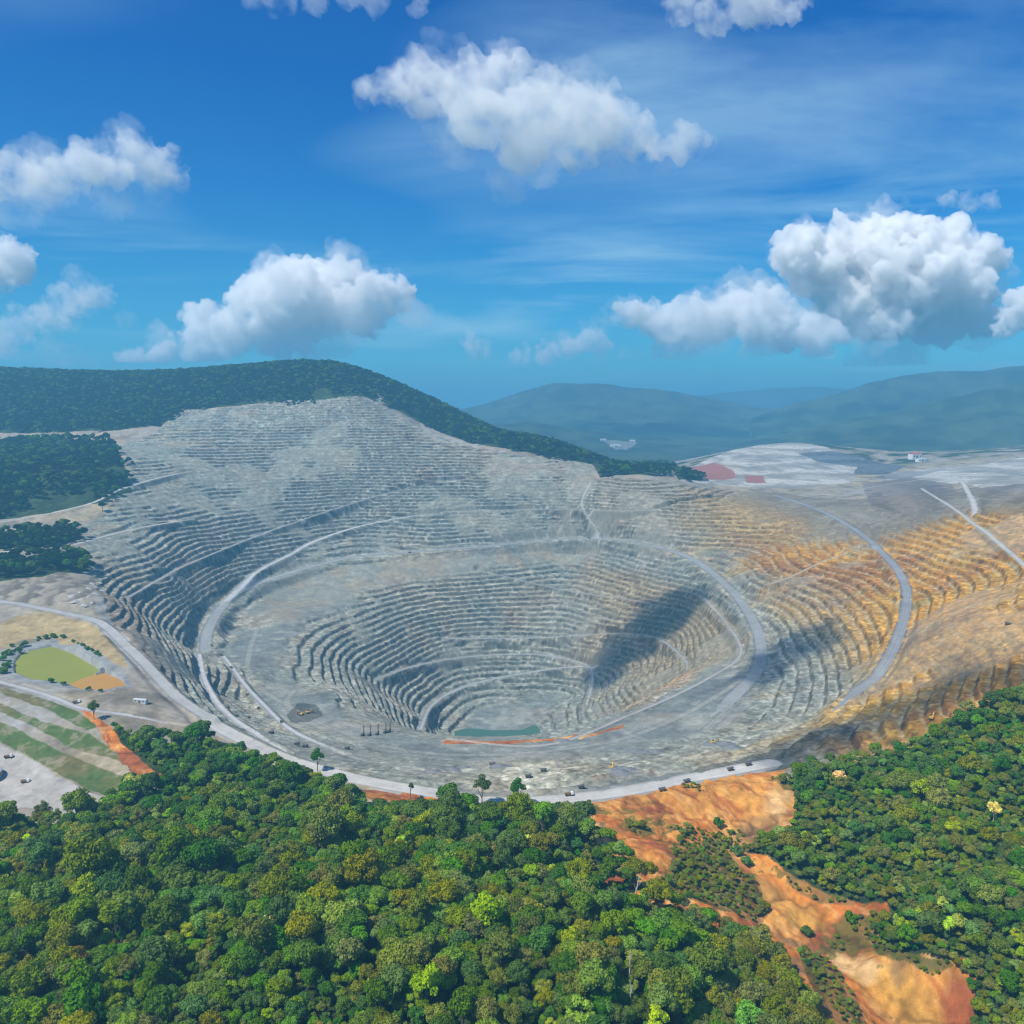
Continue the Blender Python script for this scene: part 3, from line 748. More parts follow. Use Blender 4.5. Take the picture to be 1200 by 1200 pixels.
for i, k in enumerate(KINDS):
    for j in range(2):
        V, F = crown(i*10+j, k[2], k[3], k[4], k[5], k[6], k[7])
        CROWN_ME.append(temp_mesh('crown', V, F, KM[i]))
        V, F = trunk(i*10+j, k[3], k[4], k[2])
        TRUNK_ME.append(temp_mesh('trunk', V, F, M_BARK))

def make_tree(loc, kind, var, sc, rz, label, group=None, name='broadleaf_tree', mats=None):
    t = bpy.data.objects.new(name, None); link(t); t.location = loc; t.scale = (sc*RNG.uniform(.9, 1.15), sc, sc*RNG.uniform(.82, 1.25)); t.rotation_euler = (0, 0, rz)
    t.empty_display_size = 3
    c = link(bpy.data.objects.new('crown', CROWN_ME[kind*2+var]), t); link(bpy.data.objects.new('trunk', TRUNK_ME[kind*2+var]), t)
    tag(t, label, 'tree', group)
    return t, c

# tree positions: jittered grid inside the forest outlines
def scatter(polys, sp, seed, ylim=(300, 5000), ragged=0):
    r = np.random.default_rng(seed); out = []
    for P in polys:
        lo = P.min(0); hi = P.max(0)
        lo = np.maximum(lo, [-3000, ylim[0]]); hi = np.minimum(hi, [3000, ylim[1]])
        if (hi <= lo).any(): continue
        nx = int((hi[0]-lo[0])/sp)+1; ny = int((hi[1]-lo[1])/sp)+1
        gx_, gy_ = np.meshgrid(np.arange(nx), np.arange(ny))
        p = np.stack([lo[0]+(gx_+.5*(gy_ % 2))*sp, lo[1]+gy_*sp], -1).reshape(-1, 2)+r.uniform(-.45, .45, (nx*ny, 2))*sp
        wx = ragged*fbm(p[:, 0], p[:, 1], 70, 4, 97); wy = ragged*fbm(p[:, 0], p[:, 1], 70, 4, 98)
        p = p[in_poly(p[:, 0]+wx, p[:, 1]+wy, P)]
        out.append(p)
    return np.vstack(out) if out else np.zeros((0, 2))
def visible(P, m=60, top=0):
    a, b, d = project(P)
    return (a > -m) & (a < 1200+m) & (b > top) & (b < 1200+2.2*m)

near = np.vstack([scatter(Z_FOR[:1], 7.1, 11, (330, 1250)), scatter(Z_FOR[1:2], 6.0, 12, (330, 1250))])
near = near[RNG.uniform(size=len(near)) < .93]
nz, inf = height(near[:, 0], near[:, 1], True)
ok = (inf['rdist'] > 3)
for P in Z_ORANGE: ok &= ~in_poly(near[:, 0], near[:, 1], P)
near = np.c_[near, nz][ok]
near = near[visible(near, 70)]
a, b, dep = project(near)
# which kind grows where
kn = fbm(near[:, 0], near[:, 1], 60, 3, 91); rr = RNG.uniform(size=len(near))
kind = np.select([rr < .24+.2*kn, rr < .56, rr < .63, rr < .78, rr < .88, rr < .985], [0, 1, 2, 3, 4, 5], 6)
right = near[:, 0] > 185
kind = np.where(right & (rr > .45) & (fbm(near[:, 0], near[:, 1], 45, 3, 93) > -.15), np.where(rr > .8, 2, 7), kind)
vivid = (a > 840) & (a < 1010) & (b > 1120); kind = np.where(vivid & (rr < .8), 7, kind)
fa_ = (dep > 760); kind = np.where(fa_ & (rr > .6), 5, kind)
sc = RNG.uniform(.62, 1.12, len(near))+np.where(RNG.uniform(size=len(near)) > .72, RNG.uniform(.2, .65, len(near)), 0)
sc = .80*sc*(1+.75*fbm(near[:, 0], near[:, 1], 48, 3, 95))
sc = np.where(right, sc*.78, sc)
size = np.array([KINDS[k][2] for k in kind])*sc/dep
inframe = (a > -5) & (a < 1205) & (b < 1225)
order = np.argsort(-size*inframe)
solo = order[:275]; rest = order[275:]

def region(x, y):
    if x > 860: return 'right of the orange gully'
    if y > 1090: return 'at the bottom left of the jungle' if x < 400 else 'at the bottom middle of the jungle'
    return 'in the left jungle below the gravel yard' if x < 300 else 'in the jungle below the near rim road'
for i in solo:
    lab = '%s tree %s' % (KINDS[kind[i]][8], region(a[i], b[i]))
    make_tree(near[i], kind[i], RNG.integers(2), sc[i], RNG.uniform(0, 6.28), lab, 'trees of the near jungle')

# instanced remainder --------------------------------------------------------
for (px_, py_), v_, lab in (((120,600), 0, 'dark tree with haze-tinted leaves at the lower right corner of the left forest block'), ((96,632), 1, 'dark tree with haze-tinted leaves at the right end of the lower left forest strip')):
    p_ = cast([(px_, py_)], height)[0]; make_tree(p_, 8, v_, 1.1, 1.0, lab, None, 'haze_tinted_tree')
PROTO = bpy.data.collections.new('crown_kinds')
proto_names = []
done = {}
for o in list(COL.objects):
    if o.name.startswith('crown') and o.data.name not in done:
        done[o.data.name] = o
me_order = [m.name for m in CROWN_ME]
slot = {}
plist = sorted(done.values(), key=lambda o: o.name)
for o in plist: PROTO.objects.link(o)
for i, o in enumerate(plist): slot[o.data.name] = i
def forest_stuff(name, P, kinds, scales, label):
    me = bpy.data.meshes.new(name); me.vertices.add(len(P)); me.vertices.foreach_set('co', np.asarray(P, np.float32).ravel())
    r = np.random.default_rng(len(P))
    idx = [slot.get(me_order[k*2+int(v)], slot.get(me_order[k*2], 0)) for k, v in zip(kinds, r.integers(0, 2, len(P)))]
    at = me.attributes.new('which', 'INT', 'POINT'); at.data.foreach_set('value', np.array(idx, np.int32))
    set_attr(me, 'size', scales); set_attr(me, 'turn', r.uniform(0, 6.28, len(P)))
    o = link(bpy.data.objects.new(name, me))
    ng = bpy.data.node_groups.new(name+'_nodes', 'GeometryNodeTree')
    ng.interface.new_socket('Geometry', in_out='INPUT', socket_type='NodeSocketGeometry')
    ng.interface.new_socket('Geometry', in_out='OUTPUT', socket_type='NodeSocketGeometry')
    gi = ng.nodes.new('NodeGroupInput'); go = ng.nodes.new('NodeGroupOutput')
    ci = ng.nodes.new('GeometryNodeCollectionInfo'); ci.inputs['Collection'].default_value = PROTO
    ci.inputs['Separate Children'].default_value = True; ci.inputs['Reset Children'].default_value = True
    ip = ng.nodes.new('GeometryNodeInstanceOnPoints'); ip.inputs['Pick Instance'].default_value = True
    def attr(nm, ty):
        n = ng.nodes.new('GeometryNodeInputNamedAttribute'); n.data_type = ty; n.inputs[0].default_value = nm
        return [s for s in n.outputs if s.enabled and s.name == 'Attribute'][0]
    rot = ng.nodes.new('ShaderNodeCombineXYZ')
    L = ng.links.new
    L(gi.outputs[0], ip.inputs['Points']); L(ci.outputs[0], ip.inputs['Instance'])
    L(attr('which', 'INT'), ip.inputs['Instance Index']); L(attr('size', 'FLOAT'), ip.inputs['Scale'])
    L(attr('turn', 'FLOAT'), rot.inputs['Z']); L(rot.outputs[0], ip.inputs['Rotation'])
    L(ip.outputs[0], go.inputs[0])
    md = o.modifiers.new('grow', 'NODES'); md.node_group = ng
    return tag(o, label, 'forest', kind='stuff')
forest_stuff('jungle', near[rest], kind[rest], sc[rest], 'dense green jungle canopy covering the slopes in front of the pit')
# understorey fills the gaps of the near canopy
und = np.vstack([scatter(Z_FOR[:1], 6.0, 17, (330, 1250)), scatter(Z_FOR[1:3], 4.4, 18, (330, 1250))]); uz, inf = height(und[:, 0], und[:, 1], True)
ok = inf['rdist'] > 2
for P in Z_ORANGE: ok &= ~in_poly(und[:, 0], und[:, 1], P)
und = np.c_[und, uz][ok]; und = und[visible(und, 50)]
forest_stuff('undergrowth', und-np.array([0, 0, .5]), RNG.choice([0, 1, 5, 7, 3], len(und)), RNG.uniform(.22, .45, len(und)), 'low bushes and saplings between the jungle trees')
# forest of the left hill and the ridge behind the pit
hf = scatter(Z_FOR[3:], 10.0, 13, (1300, 4300), 45)
hf = hf[(fbm(hf[:, 0], hf[:, 1], 160, 4, 99) < .42)]; hz, inf = height(hf[:, 0], hf[:, 1], True)
ok = inf['rdist'] > 4
hf = np.c_[hf, hz][ok]; hf = hf[visible(hf, 40)]
forest_stuff('hill_forest', hf, RNG.choice([8, 8, 8, 8, 8, 0, 5], len(hf)), RNG.uniform(.6, 1.25, len(hf)), 'dark forest with haze-tinted leaves on the hill and slopes behind the pit')
print('trees', len(solo), len(rest), len(und), len(hf))

# ------------------------------------------------------------------ things on the ground
import bmesh
class MB:
    """collects shapes for ONE mesh object"""
    def __init__(s): s.bm = bmesh.new()
    def prism(s, pts, y0, y1):
        """outline in x,z pulled from y0 to y1"""
        a = [s.bm.verts.new((x, y0, z)) for x, z in pts]; b = [s.bm.verts.new((x, y1, z)) for x, z in pts]
        n = len(pts); s.bm.faces.new(a[::-1]); s.bm.faces.new(b)
        for i in range(n): s.bm.faces.new((a[i], a[(i+1) % n], b[(i+1) % n], b[i]))
        return s
    def box(s, x0, x1, y0, y1, z0, z1): return s.prism([(x0, z0), (x1, z0), (x1, z1), (x0, z1)], y0, y1)
    def disc(s, x, z, r, y0, y1, n=14): return s.prism([(x+r*math.cos(2*math.pi*i/n), z+r*math.sin(2*math.pi*i/n)) for i in range(n)], y0, y1)
    def build(s, name, mat, parent=None, bevel=0):
        bmesh.ops.recalc_face_normals(s.bm, faces=s.bm.faces[:])
        me = bpy.data.meshes.new(name); s.bm.to_mesh(me); s.bm.free(); me.materials.append(mat)
        o = link(bpy.data.objects.new(name, me), parent)
        if bevel:
            b = o.modifiers.new('edge', 'BEVEL'); b.width = bevel; b.segments = 1
        return o
def empty(name, loc, rz=0, sc=1, label=None, cat=None, group=None):
    o = link(bpy.data.objects.new(name, None)); o.location = loc; o.rotation_euler = (0, 0, rz); o.scale = (sc,)*3
    return tag(o, label, cat, group)
def copy_tree(o, parent=None):
    c = o.copy(); link(c, parent)
    for ch in list(o.children): copy_tree(ch, c)
    return c
def spot(px, py, lift=0):
    """the ground point seen at a place of the photograph"""
    p = cast([(px, py)], (lambda x, y: height(x, y)+lift) if lift else height)[0]
    return np.array([p[0], p[1], float(height(np.array([p[0]]), np.array([p[1]]))[0])])
def along(name, P):
    """heading of the road nearest to a point"""
    L = ROAD_LINES[[r[0] for r in ROADS].index(name)]
    i = int(np.clip(np.argmin(np.hypot(L[:, 0]-P[0], L[:, 1]-P[1])), 1, len(L)-2)); v = L[i+1]-L[i-1]
    return math.atan2(v[1], v[0])
M_YEL = plain_mat('yellow_paint', (.55, .33, .05), .5); M_DARK = plain_mat('black_rubber', (.02, .02, .02), .8)
M_STEEL = plain_mat('dusty_steel', (.12, .12, .12), .6, .3); M_WHITE = plain_mat('white_paint', (.72, .72, .70), .5)
M_GLASS = plain_mat('dark_glass', (.03, .04, .05), .15, 0, .05, 3, .6); M_BED = plain_mat('grey_dump_bed', (.10, .10, .10), .7)
M_REDP = plain_mat('rust_red_roof', (.42, .10, .05), .7); M_TIN = plain_mat('pale_tin', (.50, .52, .52), .5, .2)
M_RUST = plain_mat('rusty_brown', (.16, .09, .05), .8)

def haul_truck(bodym, bedm):
    t = empty('haul_truck', (0, 0, 0))
    MB().box(-4.2, 4.0, -1.3, 1.3, 1.1, 1.9).box(2.9, 4.4, -1.7, 1.7, 1.0, 2.3).build('chassis', bodym, t, .08)
    MB().prism([(-4.8, 3.1), (-4.2, 2.3), (1.6, 1.95), (2.3, 3.4), (4.5, 4.6), (4.5, 4.8), (2.0, 4.6), (-4.9, 3.9)], -2.3, 2.3).build('dump_bed', bedm, t, .08)
    MB().box(2.6, 4.1, .1, 1.7, 2.3, 4.0).build('cab', bodym, t, .08)
    MB().box(4.08, 4.14, .25, 1.55, 3.0, 3.8).build('windscreen', M_GLASS, t)
    for x, y0, y1 in ((3.0, 1.3, 2.2), (3.0, -2.2, -1.3), (-2.6, .9, 2.25), (-2.6, -2.25, -.9)):
        w = MB().disc(x, 1.25, 1.25, y0, y1, 18).build('wheel', M_DARK, t, .12)
        s_ = 1 if y0 > 0 else -1; ye = y1 if y0 > 0 else y0
        MB().disc(x, 1.25, .6, min(ye-.05*s_, ye+.04*s_), max(ye-.05*s_, ye+.04*s_), 12).build('rim', M_STEEL, w)
    return t
def excavator():
    t = empty('excavator', (0, 0, 0))
    for y0, y1 in ((-2.2, -1.3), (1.3, 2.2)):
        MB().prism([(-2.6, .4), (-2.2, 0), (2.2, 0), (2.6, .4), (2.6, .8), (2.2, 1.15), (-2.2, 1.15), (-2.6, .8)], y0, y1).build('track', M_DARK, t)
    MB().box(-2.8, 1.9, -1.8, 1.8, 1.3, 2.9).disc(0, 1.2, .1, -1, 1).build('upper_body', M_YEL, t, .12)
    MB().box(.6, 2.1, .7, 1.8, 2.9, 4.2).build('cab', M_GLASS, t, .08)
    MB().prism([(1.5, 2.2), (4.4, 5.6), (7.2, 5.0), (7.2, 4.5), (4.5, 4.8), (2.0, 1.9)], -.35, .35).build('boom', M_YEL, t)
    a = MB().prism([(6.9, 5.3), (7.5, 5.1), (7.1, 1.9), (6.7, 1.9)], -.28, .28).build('stick', M_YEL, t)
    MB().prism([(6.2, 1.9), (7.4, 2.0), (7.3, .9), (6.5, .3), (5.6, .7)], -.7, .7).build('bucket', M_STEEL, a)
    return t
def drill_rig():
    t = empty('drill_rig', (0, 0, 0))
    for y0, y1 in ((-1.9, -1.1), (1.1, 1.9)):
        MB().prism([(-2.4, .35), (-2, 0), (2, 0), (2.4, .35), (2.4, .7), (2, 1.05), (-2, 1.05), (-2.4, .7)], y0, y1).build('track', M_DARK, t)
    MB().box(-3.2, 2.6, -1.5, 1.5, 1.1, 2.9).build('deck', M_STEEL, t, .1)
    MB().box(1.4, 2.6, -1.4, .2, 2.9, 4.2).build('cab', M_GLASS, t)
    m_ = MB()
    for y in (-.5, .5):
        for x in (2.8, 3.5): m_.box(x-.09, x+.09, y-.09, y+.09, 1.0, 14)
    for z in range(2, 14): m_.box(2.8, 3.5, -.5, .5, z, z+.16)
    m_.build('mast', M_STEEL, t)
    return t
def pickup(): 
    t = empty('service_truck', (0, 0, 0))
    MB().box(-3.2, 3.2, -1.15, 1.15, .7, 1.15).build('chassis', M_STEEL, t)
    MB().prism([(1.3, 1.1), (3.2, 1.1), (3.2, 1.9), (2.8, 3.0), (1.3, 3.0)], -1.15, 1.15).build('cab', M_WHITE, t, .08)
    MB().box(-3.2, 1.1, -1.2, 1.2, 1.15, 2.1).build('load_bed', M_RUST, t, .05)
    for x in (-2.0, 2.2):
        for y0, y1 in ((-1.25, -.8), (.8, 1.25)): MB().disc(x, .55, .55, y0, y1).build('wheel', M_DARK, t)
    return t

TRUCKS = [ # x, y, road or heading, words
 (248,757,'floor_road','grey haul truck at the top of the left floor road'),(259,768,'floor_track','grey haul truck near the upper end of the left floor track'),
 (271,783,'floor_track','dusty haul truck on the left floor track below the bend'),(249,793,'floor_road','dusty haul truck on the floor road under the left benches'),
 (261,815,'floor_road','haul truck halfway along the left floor road'),(290,815,'floor_track','haul truck halfway along the left floor track'),
 (268,831,'floor_road','haul truck low on the left floor road beside the rim'),(292,842,'floor_road','haul truck below the left rim near the jungle edge'),
 (303,831,'floor_track','haul truck between the two left floor tracks'),(330,847,'floor_track','haul truck near the bottom of the left floor track'),
 (318,860,.4,'haul truck on the floor just above the left rim road'),(348,873,.3,'haul truck at the foot of the left rim road bend'),
 (358,876,.3,'second haul truck at the foot of the left rim road bend'),(407,878,.2,'lone haul truck on the grey floor right of the left bend'),
 (577,897,0,'haul truck on the pale floor below the pit lake'),(637,904,.1,'haul truck on the whitest patch of the near floor'),
 (619,911,.2,'haul truck beside the rim road near the treetops'),(681,924,'rim_road','haul truck on the rim road above the orange soil'),
 (856,903,'rim_road','haul truck in the dark patch at the right end of the rim road'),(877,897,'rim_road','haul truck furthest right on the rim road'),
 (851,700,'ring_road','haul truck on the ring road at the upper right of the inner pit'),(1181,732,2.4,'dark haul truck on the golden right wall'),
 (776,927,.2,'haul truck on the orange bank below the rim road'),(805,917,'rim_road','haul truck at the tip of the pale rim road'),
 (305,700,'ring_road','haul truck on the far left ring road'),(480,648,'ring_road','haul truck on the far ring road left of the middle'),
 (690,631,'ring_road','haul truck on the far ring road right of the middle'),(1056,700,'ramp_road','haul truck on the blue grey ramp road of the right wall'),
]
proto = None
for i, (px_, py_, hd, lab) in enumerate(TRUCKS):
    P = spot(px_, py_); o = proto if False else (haul_truck(M_YEL, M_BED) if proto is None else copy_tree(proto))
    proto = proto or o
    o.location = P; o.rotation_euler = (0, 0, along(hd, P) if isinstance(hd, str) else hd); o.scale = (.72,)*3
    tag(o, lab, 'truck', 'haul trucks in the pit')
proto = None
for px_, py_, hd, lab in ((361,836,.6,'excavator beside the dark hole on the left floor'),(353,838,2.6,'excavator in the dark hole on the left floor'),
    (835,872,.4,'excavator among dark boulders on the right floor'),(717,901,1.2,'excavator on the blue grey floor right of the lake'),(1092,843,.8,'excavator by the pale streak above the right jungle')):
    o = excavator() if proto is None else copy_tree(proto); proto = proto or o
    o.location = spot(px_, py_); o.rotation_euler = (0, 0, hd); o.scale = (1.1,)*3; tag(o, lab, 'excavator', 'excavators in the pit')
proto = None
for px_, py_, lab in ((425,861,'leftmost of the five dark drill rigs on the lip of the inner pit'),(433,861,'second drill rig from the left on the lip of the inner pit'),
    (442,860,'middle drill rig of the row on the lip of the inner pit'),(451,858,'fourth drill rig from the left on the lip of the inner pit'),(456,857,'rightmost drill rig of the row on the lip of the inner pit')):
    o = drill_rig() if proto is None else copy_tree(proto); proto = proto or o
    o.location = spot(px_, py_+1); o.rotation_euler = (0, 0, 1.2); o.scale = (.95,)*3; tag(o, lab, 'drill rig', 'drill rigs in a row')
proto = None
for px_, py_, hd, lab in ((30,917,.1,'white-cabbed truck parked in the middle of the gravel yard'),(10,888,.2,'truck at the far edge of the gravel yard beside the tank'),
    (90,824,.1,'dark truck on the access road above the grass banks'),(667,932,.15,'white-cabbed truck on the rim road next to the treetops')):
    o = pickup() if proto is None else copy_tree(proto); proto = proto or o
    o.location = spot(px_, py_); o.rotation_euler = (0, 0, hd); o.scale = (1.25,)*3; tag(o, lab, 'truck', 'service trucks around the mine')

def shed(name, loc, L, W, H, rz, wm, rm, label):
    t = empty(name, loc, rz, 1, label, 'building')
    w_ = MB().prism([(-L/2, -1), (L/2, -1), (L/2, H), (-L/2, H)], -W/2, W/2).build('wall', wm, t)
    b = bmesh.new()
    MBr = MB(); z1 = H+W*.22
    v = [MBr.bm.verts.new(p) for p in ((-L/2-.3, -W/2-.4, H+.01), (L/2+.3, -W/2-.4, H+.01), (L/2+.3, W/2+.4, H+.01), (-L/2-.3, W/2+.4, H+.01), (-L/2-.3, 0, z1), (L/2+.3, 0, z1))]
    for f_ in ((0, 1, 5, 4), (2, 3, 4, 5), (0, 4, 3), (1, 2, 5), (0, 3, 2, 1)): MBr.bm.faces.new([v[i] for i in f_])
    MBr.build('roof', rm, t)
    MB().box(-L*.10, L*.10, -W/2-.06, -W/2-.01, 0, H*.75).build('door', M_STEEL, t)
    for x in (-L*.32, L*.32): MB().box(x-L*.07, x+L*.07, -W/2-.06, -W/2-.01, H*.45, H*.75).build('window', M_GLASS, t)
    b.free(); return t
for px_, py_, L_, W_, H_, rz_, wm, rm, lab in (
    (165,823,16,5,3.5,-.25,M_TIN,M_TIN,'long low pale shed between the ponds and the haul road'),
    (771,556,26,14,8,.2,M_WHITE,M_TIN,'white shed on the far rim right of the dark forest ridge'),
    (783,555,18,12,6,.1,M_TIN,M_TIN,'small tin shed on the far rim beside the white shed'),
    (1072,538,44,26,20,.3,M_WHITE,M_REDP,'building with a red roof beyond the right plateau'),
    (1079,541,36,18,10,.3,M_WHITE,M_TIN,'low white building beside the red-roofed one'),
    (707,517,40,22,11,.0,M_TIN,M_TIN,'left of three white buildings in the far valley'),
    (721,524,64,28,12,.2,M_WHITE,M_TIN,'large white building in front of the far valley clearing'),
    (741,518,36,22,10,-.2,M_TIN,M_TIN,'right of three white buildings in the far valley')):
    shed('shed', spot(px_, py_), L_, W_, H_, rz_, wm, rm, lab)
# storage tank cut by the left edge
tp = spot(-14, 912); tk = empty('storage_tank', tp, 0, 1, 'round grey storage tank cut by the left edge in the gravel yard', 'tank')
def lathe(name, prof, mat, parent, n=40):
    V = []; F = []
    for r_, z_ in prof: V += [(r_*math.cos(2*math.pi*i/n), r_*math.sin(2*math.pi*i/n), z_) for i in range(n)]
    for j in range(len(prof)-1): F += [(j*n+i, j*n+(i+1) % n, (j+1)*n+(i+1) % n, (j+1)*n+i) for i in range(n)]
    return mesh_np(name, np.array(V), np.array(F), mat, parent)
lathe('tank_wall', [(12.5, -3), (12.5, 6.5), (12.7, 6.5), (12.7, 6.8), (12.5, 6.8)], plain_mat('grey_tank', (.30, .31, .31), .6), tk)
lathe('tank_roof', [(12.55, 6.82), (8, 8.2), (3, 9.1), (.05, 9.3)], plain_mat('grey_tank_roof', (.36, .37, .37), .6), tk)

# dumped truckloads on the left bench
def heap_mesh(seed):
    r = np.random.default_rng(seed); n, m_ = 14, 6; V = [(0, 0, 1.0)]; F = []; T = []
    for j in range(1, m_+1):
        for i in range(n):
            a_ = 2*math.pi*i/n; q = j/m_; V.append((q*math.cos(a_)*(1+.15*r.normal()), q*math.sin(a_)*(1+.15*r.normal()), (1-q)**1.2+.06*r.normal()-(.3 if j == m_ else 0)))
    for i in range(n): T.append((0, 1+i, 1+(i+1) % n))
    for j in range(m_-1): F += [(1+j*n+i, 1+(j+1)*n+i, 1+(j+1)*n+(i+1) % n, 1+j*n+(i+1) % n) for i in range(n)]
    return np.array(V), np.array(F), np.array(T)
M_HEAP = plain_mat('pale_rubble', (.37, .355, .32), .95, 0, .35, 4); M_HEAPD = plain_mat('dark_rubble', (.17, .18, .19), .95, 0, .35, 4)
HM = []
for k in range(3):
    V, F, T = heap_mesh(k); me = temp_mesh('rock_heap', V*np.array([1, 1, .6]), F, M_HEAP)
    o_ = mesh_np('rock_heap', V*np.array([1, 1, .6]), F, M_HEAP, tris=T); HM.append(o_.data); bpy.data.objects.remove(o_)
HD = []
for me in HM:
    d_ = me.copy(); d_.materials.clear(); d_.materials.append(M_HEAPD); HD.append(d_)
HEAPS = [(88,705),(96,702),(104,699),(111,696),(85,698),(94,694),(103,690),(112,688),(118,692),(107,684),(116,683),(98,709),(108,706)]
for i, (px_, py_) in enumerate(HEAPS):
    o = link(bpy.data.objects.new('rock_heap', HM[i % 3])); o.location = spot(px_, py_)-np.array([0, 0, .3]); q = RNG.uniform(4, 7.5); o.scale = (q*1.3, q, q*.7); o.rotation_euler = (0, 0, RNG.uniform(0, 6))
    tag(o, 'pale heap of dumped rock on the left bench above the haul road', 'rock heap', 'rock heaps on the left bench')
DARKH = [(832,872),(842,874),(850,872),(858,876),(745,880),(757,882),(768,881),(720,878),(508,905),(520,903),(530,902),(545,900),(585,898),(660,868),(735,902),(727,905)]
for i, (px_, py_) in enumerate(DARKH):
    o = link(bpy.data.objects.new('rock_heap', HD[i % 3])); o.location = spot(px_, py_)-np.array([0, 0, .3]); q = RNG.uniform(5, 9); o.scale = (q*1.7, q, q*.7); o.rotation_euler = (0, 0, RNG.uniform(-.5, .5))
    w_ = 'right of the lake' if px_ > 700 else 'below the lake'
    tag(o, 'dark heap of broken rock on the grey floor '+w_, 'rock heap', 'dark rock heaps on the near floor')

# trees that stand out ----------------------------------------------------------
SPECIAL = [ # x, y of the crown, kind, scale, words
 (622,985,'lime',1.25,'bright lime green tree in the jungle below the rim road'),(30,985,'lime',1.1,'lime green tree near the left edge below the gravel yard'),
 (416,1077,'lime',.9,'small lime green tree left of the middle of the jungle'),(470,985,'lime',.8,'small lime tree left of the lime tree below the rim road'),
 (1160,1032,'lime',.9,'lime green tree near the right edge'),(1113,1081,'lime',.95,'lower lime tree of the right jungle'),(1105,1056,'lime',.7,'small lime tree between two larger ones in the right jungle'),
 (955,985,'lime',.9,'lime green tree beside the orange gully bank'),(770,1190,'lime',1.2,'lime green tree at the bottom edge left of the gully'),(495,1075,'lime',.7,'little lime tree in the middle of the jungle'),
 (548,955,'rust',1.15,'rust coloured tree at the top of the jungle'),(1165,945,'pale',1.0,'pale grey tree in the upper right jungle'),
 (320,1066,'pale',1.2,'whitish leafless tree crown in the left jungle'),(985,907,'pale',1.1,'pale pinkish grey tree at the top of the right jungle'),(52,1062,'rust',1.0,'reddish brown tree near the left edge'),
 (880,1180,'vivid',1.4,'vivid green tree at the bottom beside the gully'),(565,925,'tall',1.2,'tall dark tree standing above the jungle edge by the rim road'),(607,925,'tall',1.1,'dark tree right of the tallest one at the jungle edge'),
 (110,825,'tall',.9,'dark tree at the upper end of the grass banks'),(372,885,'tall',1.0,'broad dark tree at the rim road left of the orange bank'),
]
SPM = {'lime': foliage_mat('leaves_lime', (.22, .34, .02)), 'rust': foliage_mat('leaves_rust', (.20, .14, .06)), 'pale': foliage_mat('leaves_pale', (.34, .30, .27)),
       'vivid': foliage_mat('leaves_vivid', (.10, .26, .02)), 'tall': foliage_mat('leaves_tall', (.040, .088, .022))}
SPC = {}
for k_, (sd, R_, H_, B_) in {'lime': (501, 5.5, 19, 9), 'rust': (502, 6, 20, 9), 'pale': (503, 5.6, 19, 8), 'vivid': (504, 7, 17, 6), 'tall': (505, 6.5, 24, 8)}.items():
    V, F = crown(sd, R_, H_, B_, 17, 80 if k_ != 'pale' else 45, 1.0); cm = temp_mesh('crown', V, F, SPM[k_])
    V, F = trunk(sd, H_, B_, R_); SPC[k_] = (cm, temp_mesh('trunk', V, F, M_PALEBARK if k_ == 'pale' else M_BARK))
for px_, py_, k_, q, lab in SPECIAL:
    P = spot(px_, py_+12, 6) if k_ == 'tall' else spot(px_, py_, 15*q)
    t = empty('broadleaf_tree', P, RNG.uniform(0, 6), q, lab, 'tree')
    link(bpy.data.objects.new('crown', SPC[k_][0]), t); link(bpy.data.objects.new('trunk', SPC[k_][1]), t)
# two small-crowned trees on the orange bank at the rim
for px_, py_, q, lab in ((481,936,1.0,'left of two lone slim trees on the orange bank at the rim'),(516,939,1.0,'right of two lone slim trees on the orange bank at the rim')):
    t = empty('slim_tree', spot(px_, py_), RNG.uniform(0, 6), q, lab, 'tree')
    V, F = crown(600+px_, 3.4, 15, 8.5, 10, 60, .8); mesh_np('crown', V, F, SPM['tall'], t)
    V, F = tubes([[(0, 0, -1, .5), (.2, 0, 5, .36), (0, .2, 10, .25), (0, 0, 13, .1)], [(.1, 0, 8, .2), (1.6, .6, 11, .08)], [(.1, 0, 8.5, .2), (-1.5, -.6, 11.5, .08)]]); mesh_np('trunk', V, F, M_BARK, t)
t = empty('dead_tree', spot(742, 1064), 0, 1.15, 'white dead trunk leaning over the jungle below the orange strip', 'dead tree')
V, F = tubes([[(0, 0, -2, .7), (1, 0, 7, .55), (2.5, 0, 15, .4), (4.2, .3, 22, .15)], [(2.2, 0, 13, .3), (5, .5, 17, .1)], [(1.6, 0, 11, .3), (.2, -.5, 16, .1)], [(3.2, 0, 18, .2), (2.6, .4, 22, .06)]])
mesh_np('trunk', V, F, M_PALEBARK, t)
for px_, py_, lean, lab in ((737,1160,.6,'tall thin white snag standing among the lower jungle trees'),(739,1198,-.4,'pale snag at the bottom edge below the tall thin one')):
    t = empty('dead_tree', spot(px_, py_), 1.0, 1.0, lab, 'dead tree')
    V, F = tubes([[(0, 0, -2, .6), (lean*.5, 0, 8, .5), (lean*1.4, 0, 16, .36), (lean*2, .3, 25, .14)], [(lean, 0, 15, .25), (lean+3, .5, 20, .08)], [(lean, 0, 13, .25), (lean-2.4, -.5, 19, .08)]])
    mesh_np('trunk', V, F, M_PALEBARK, t)
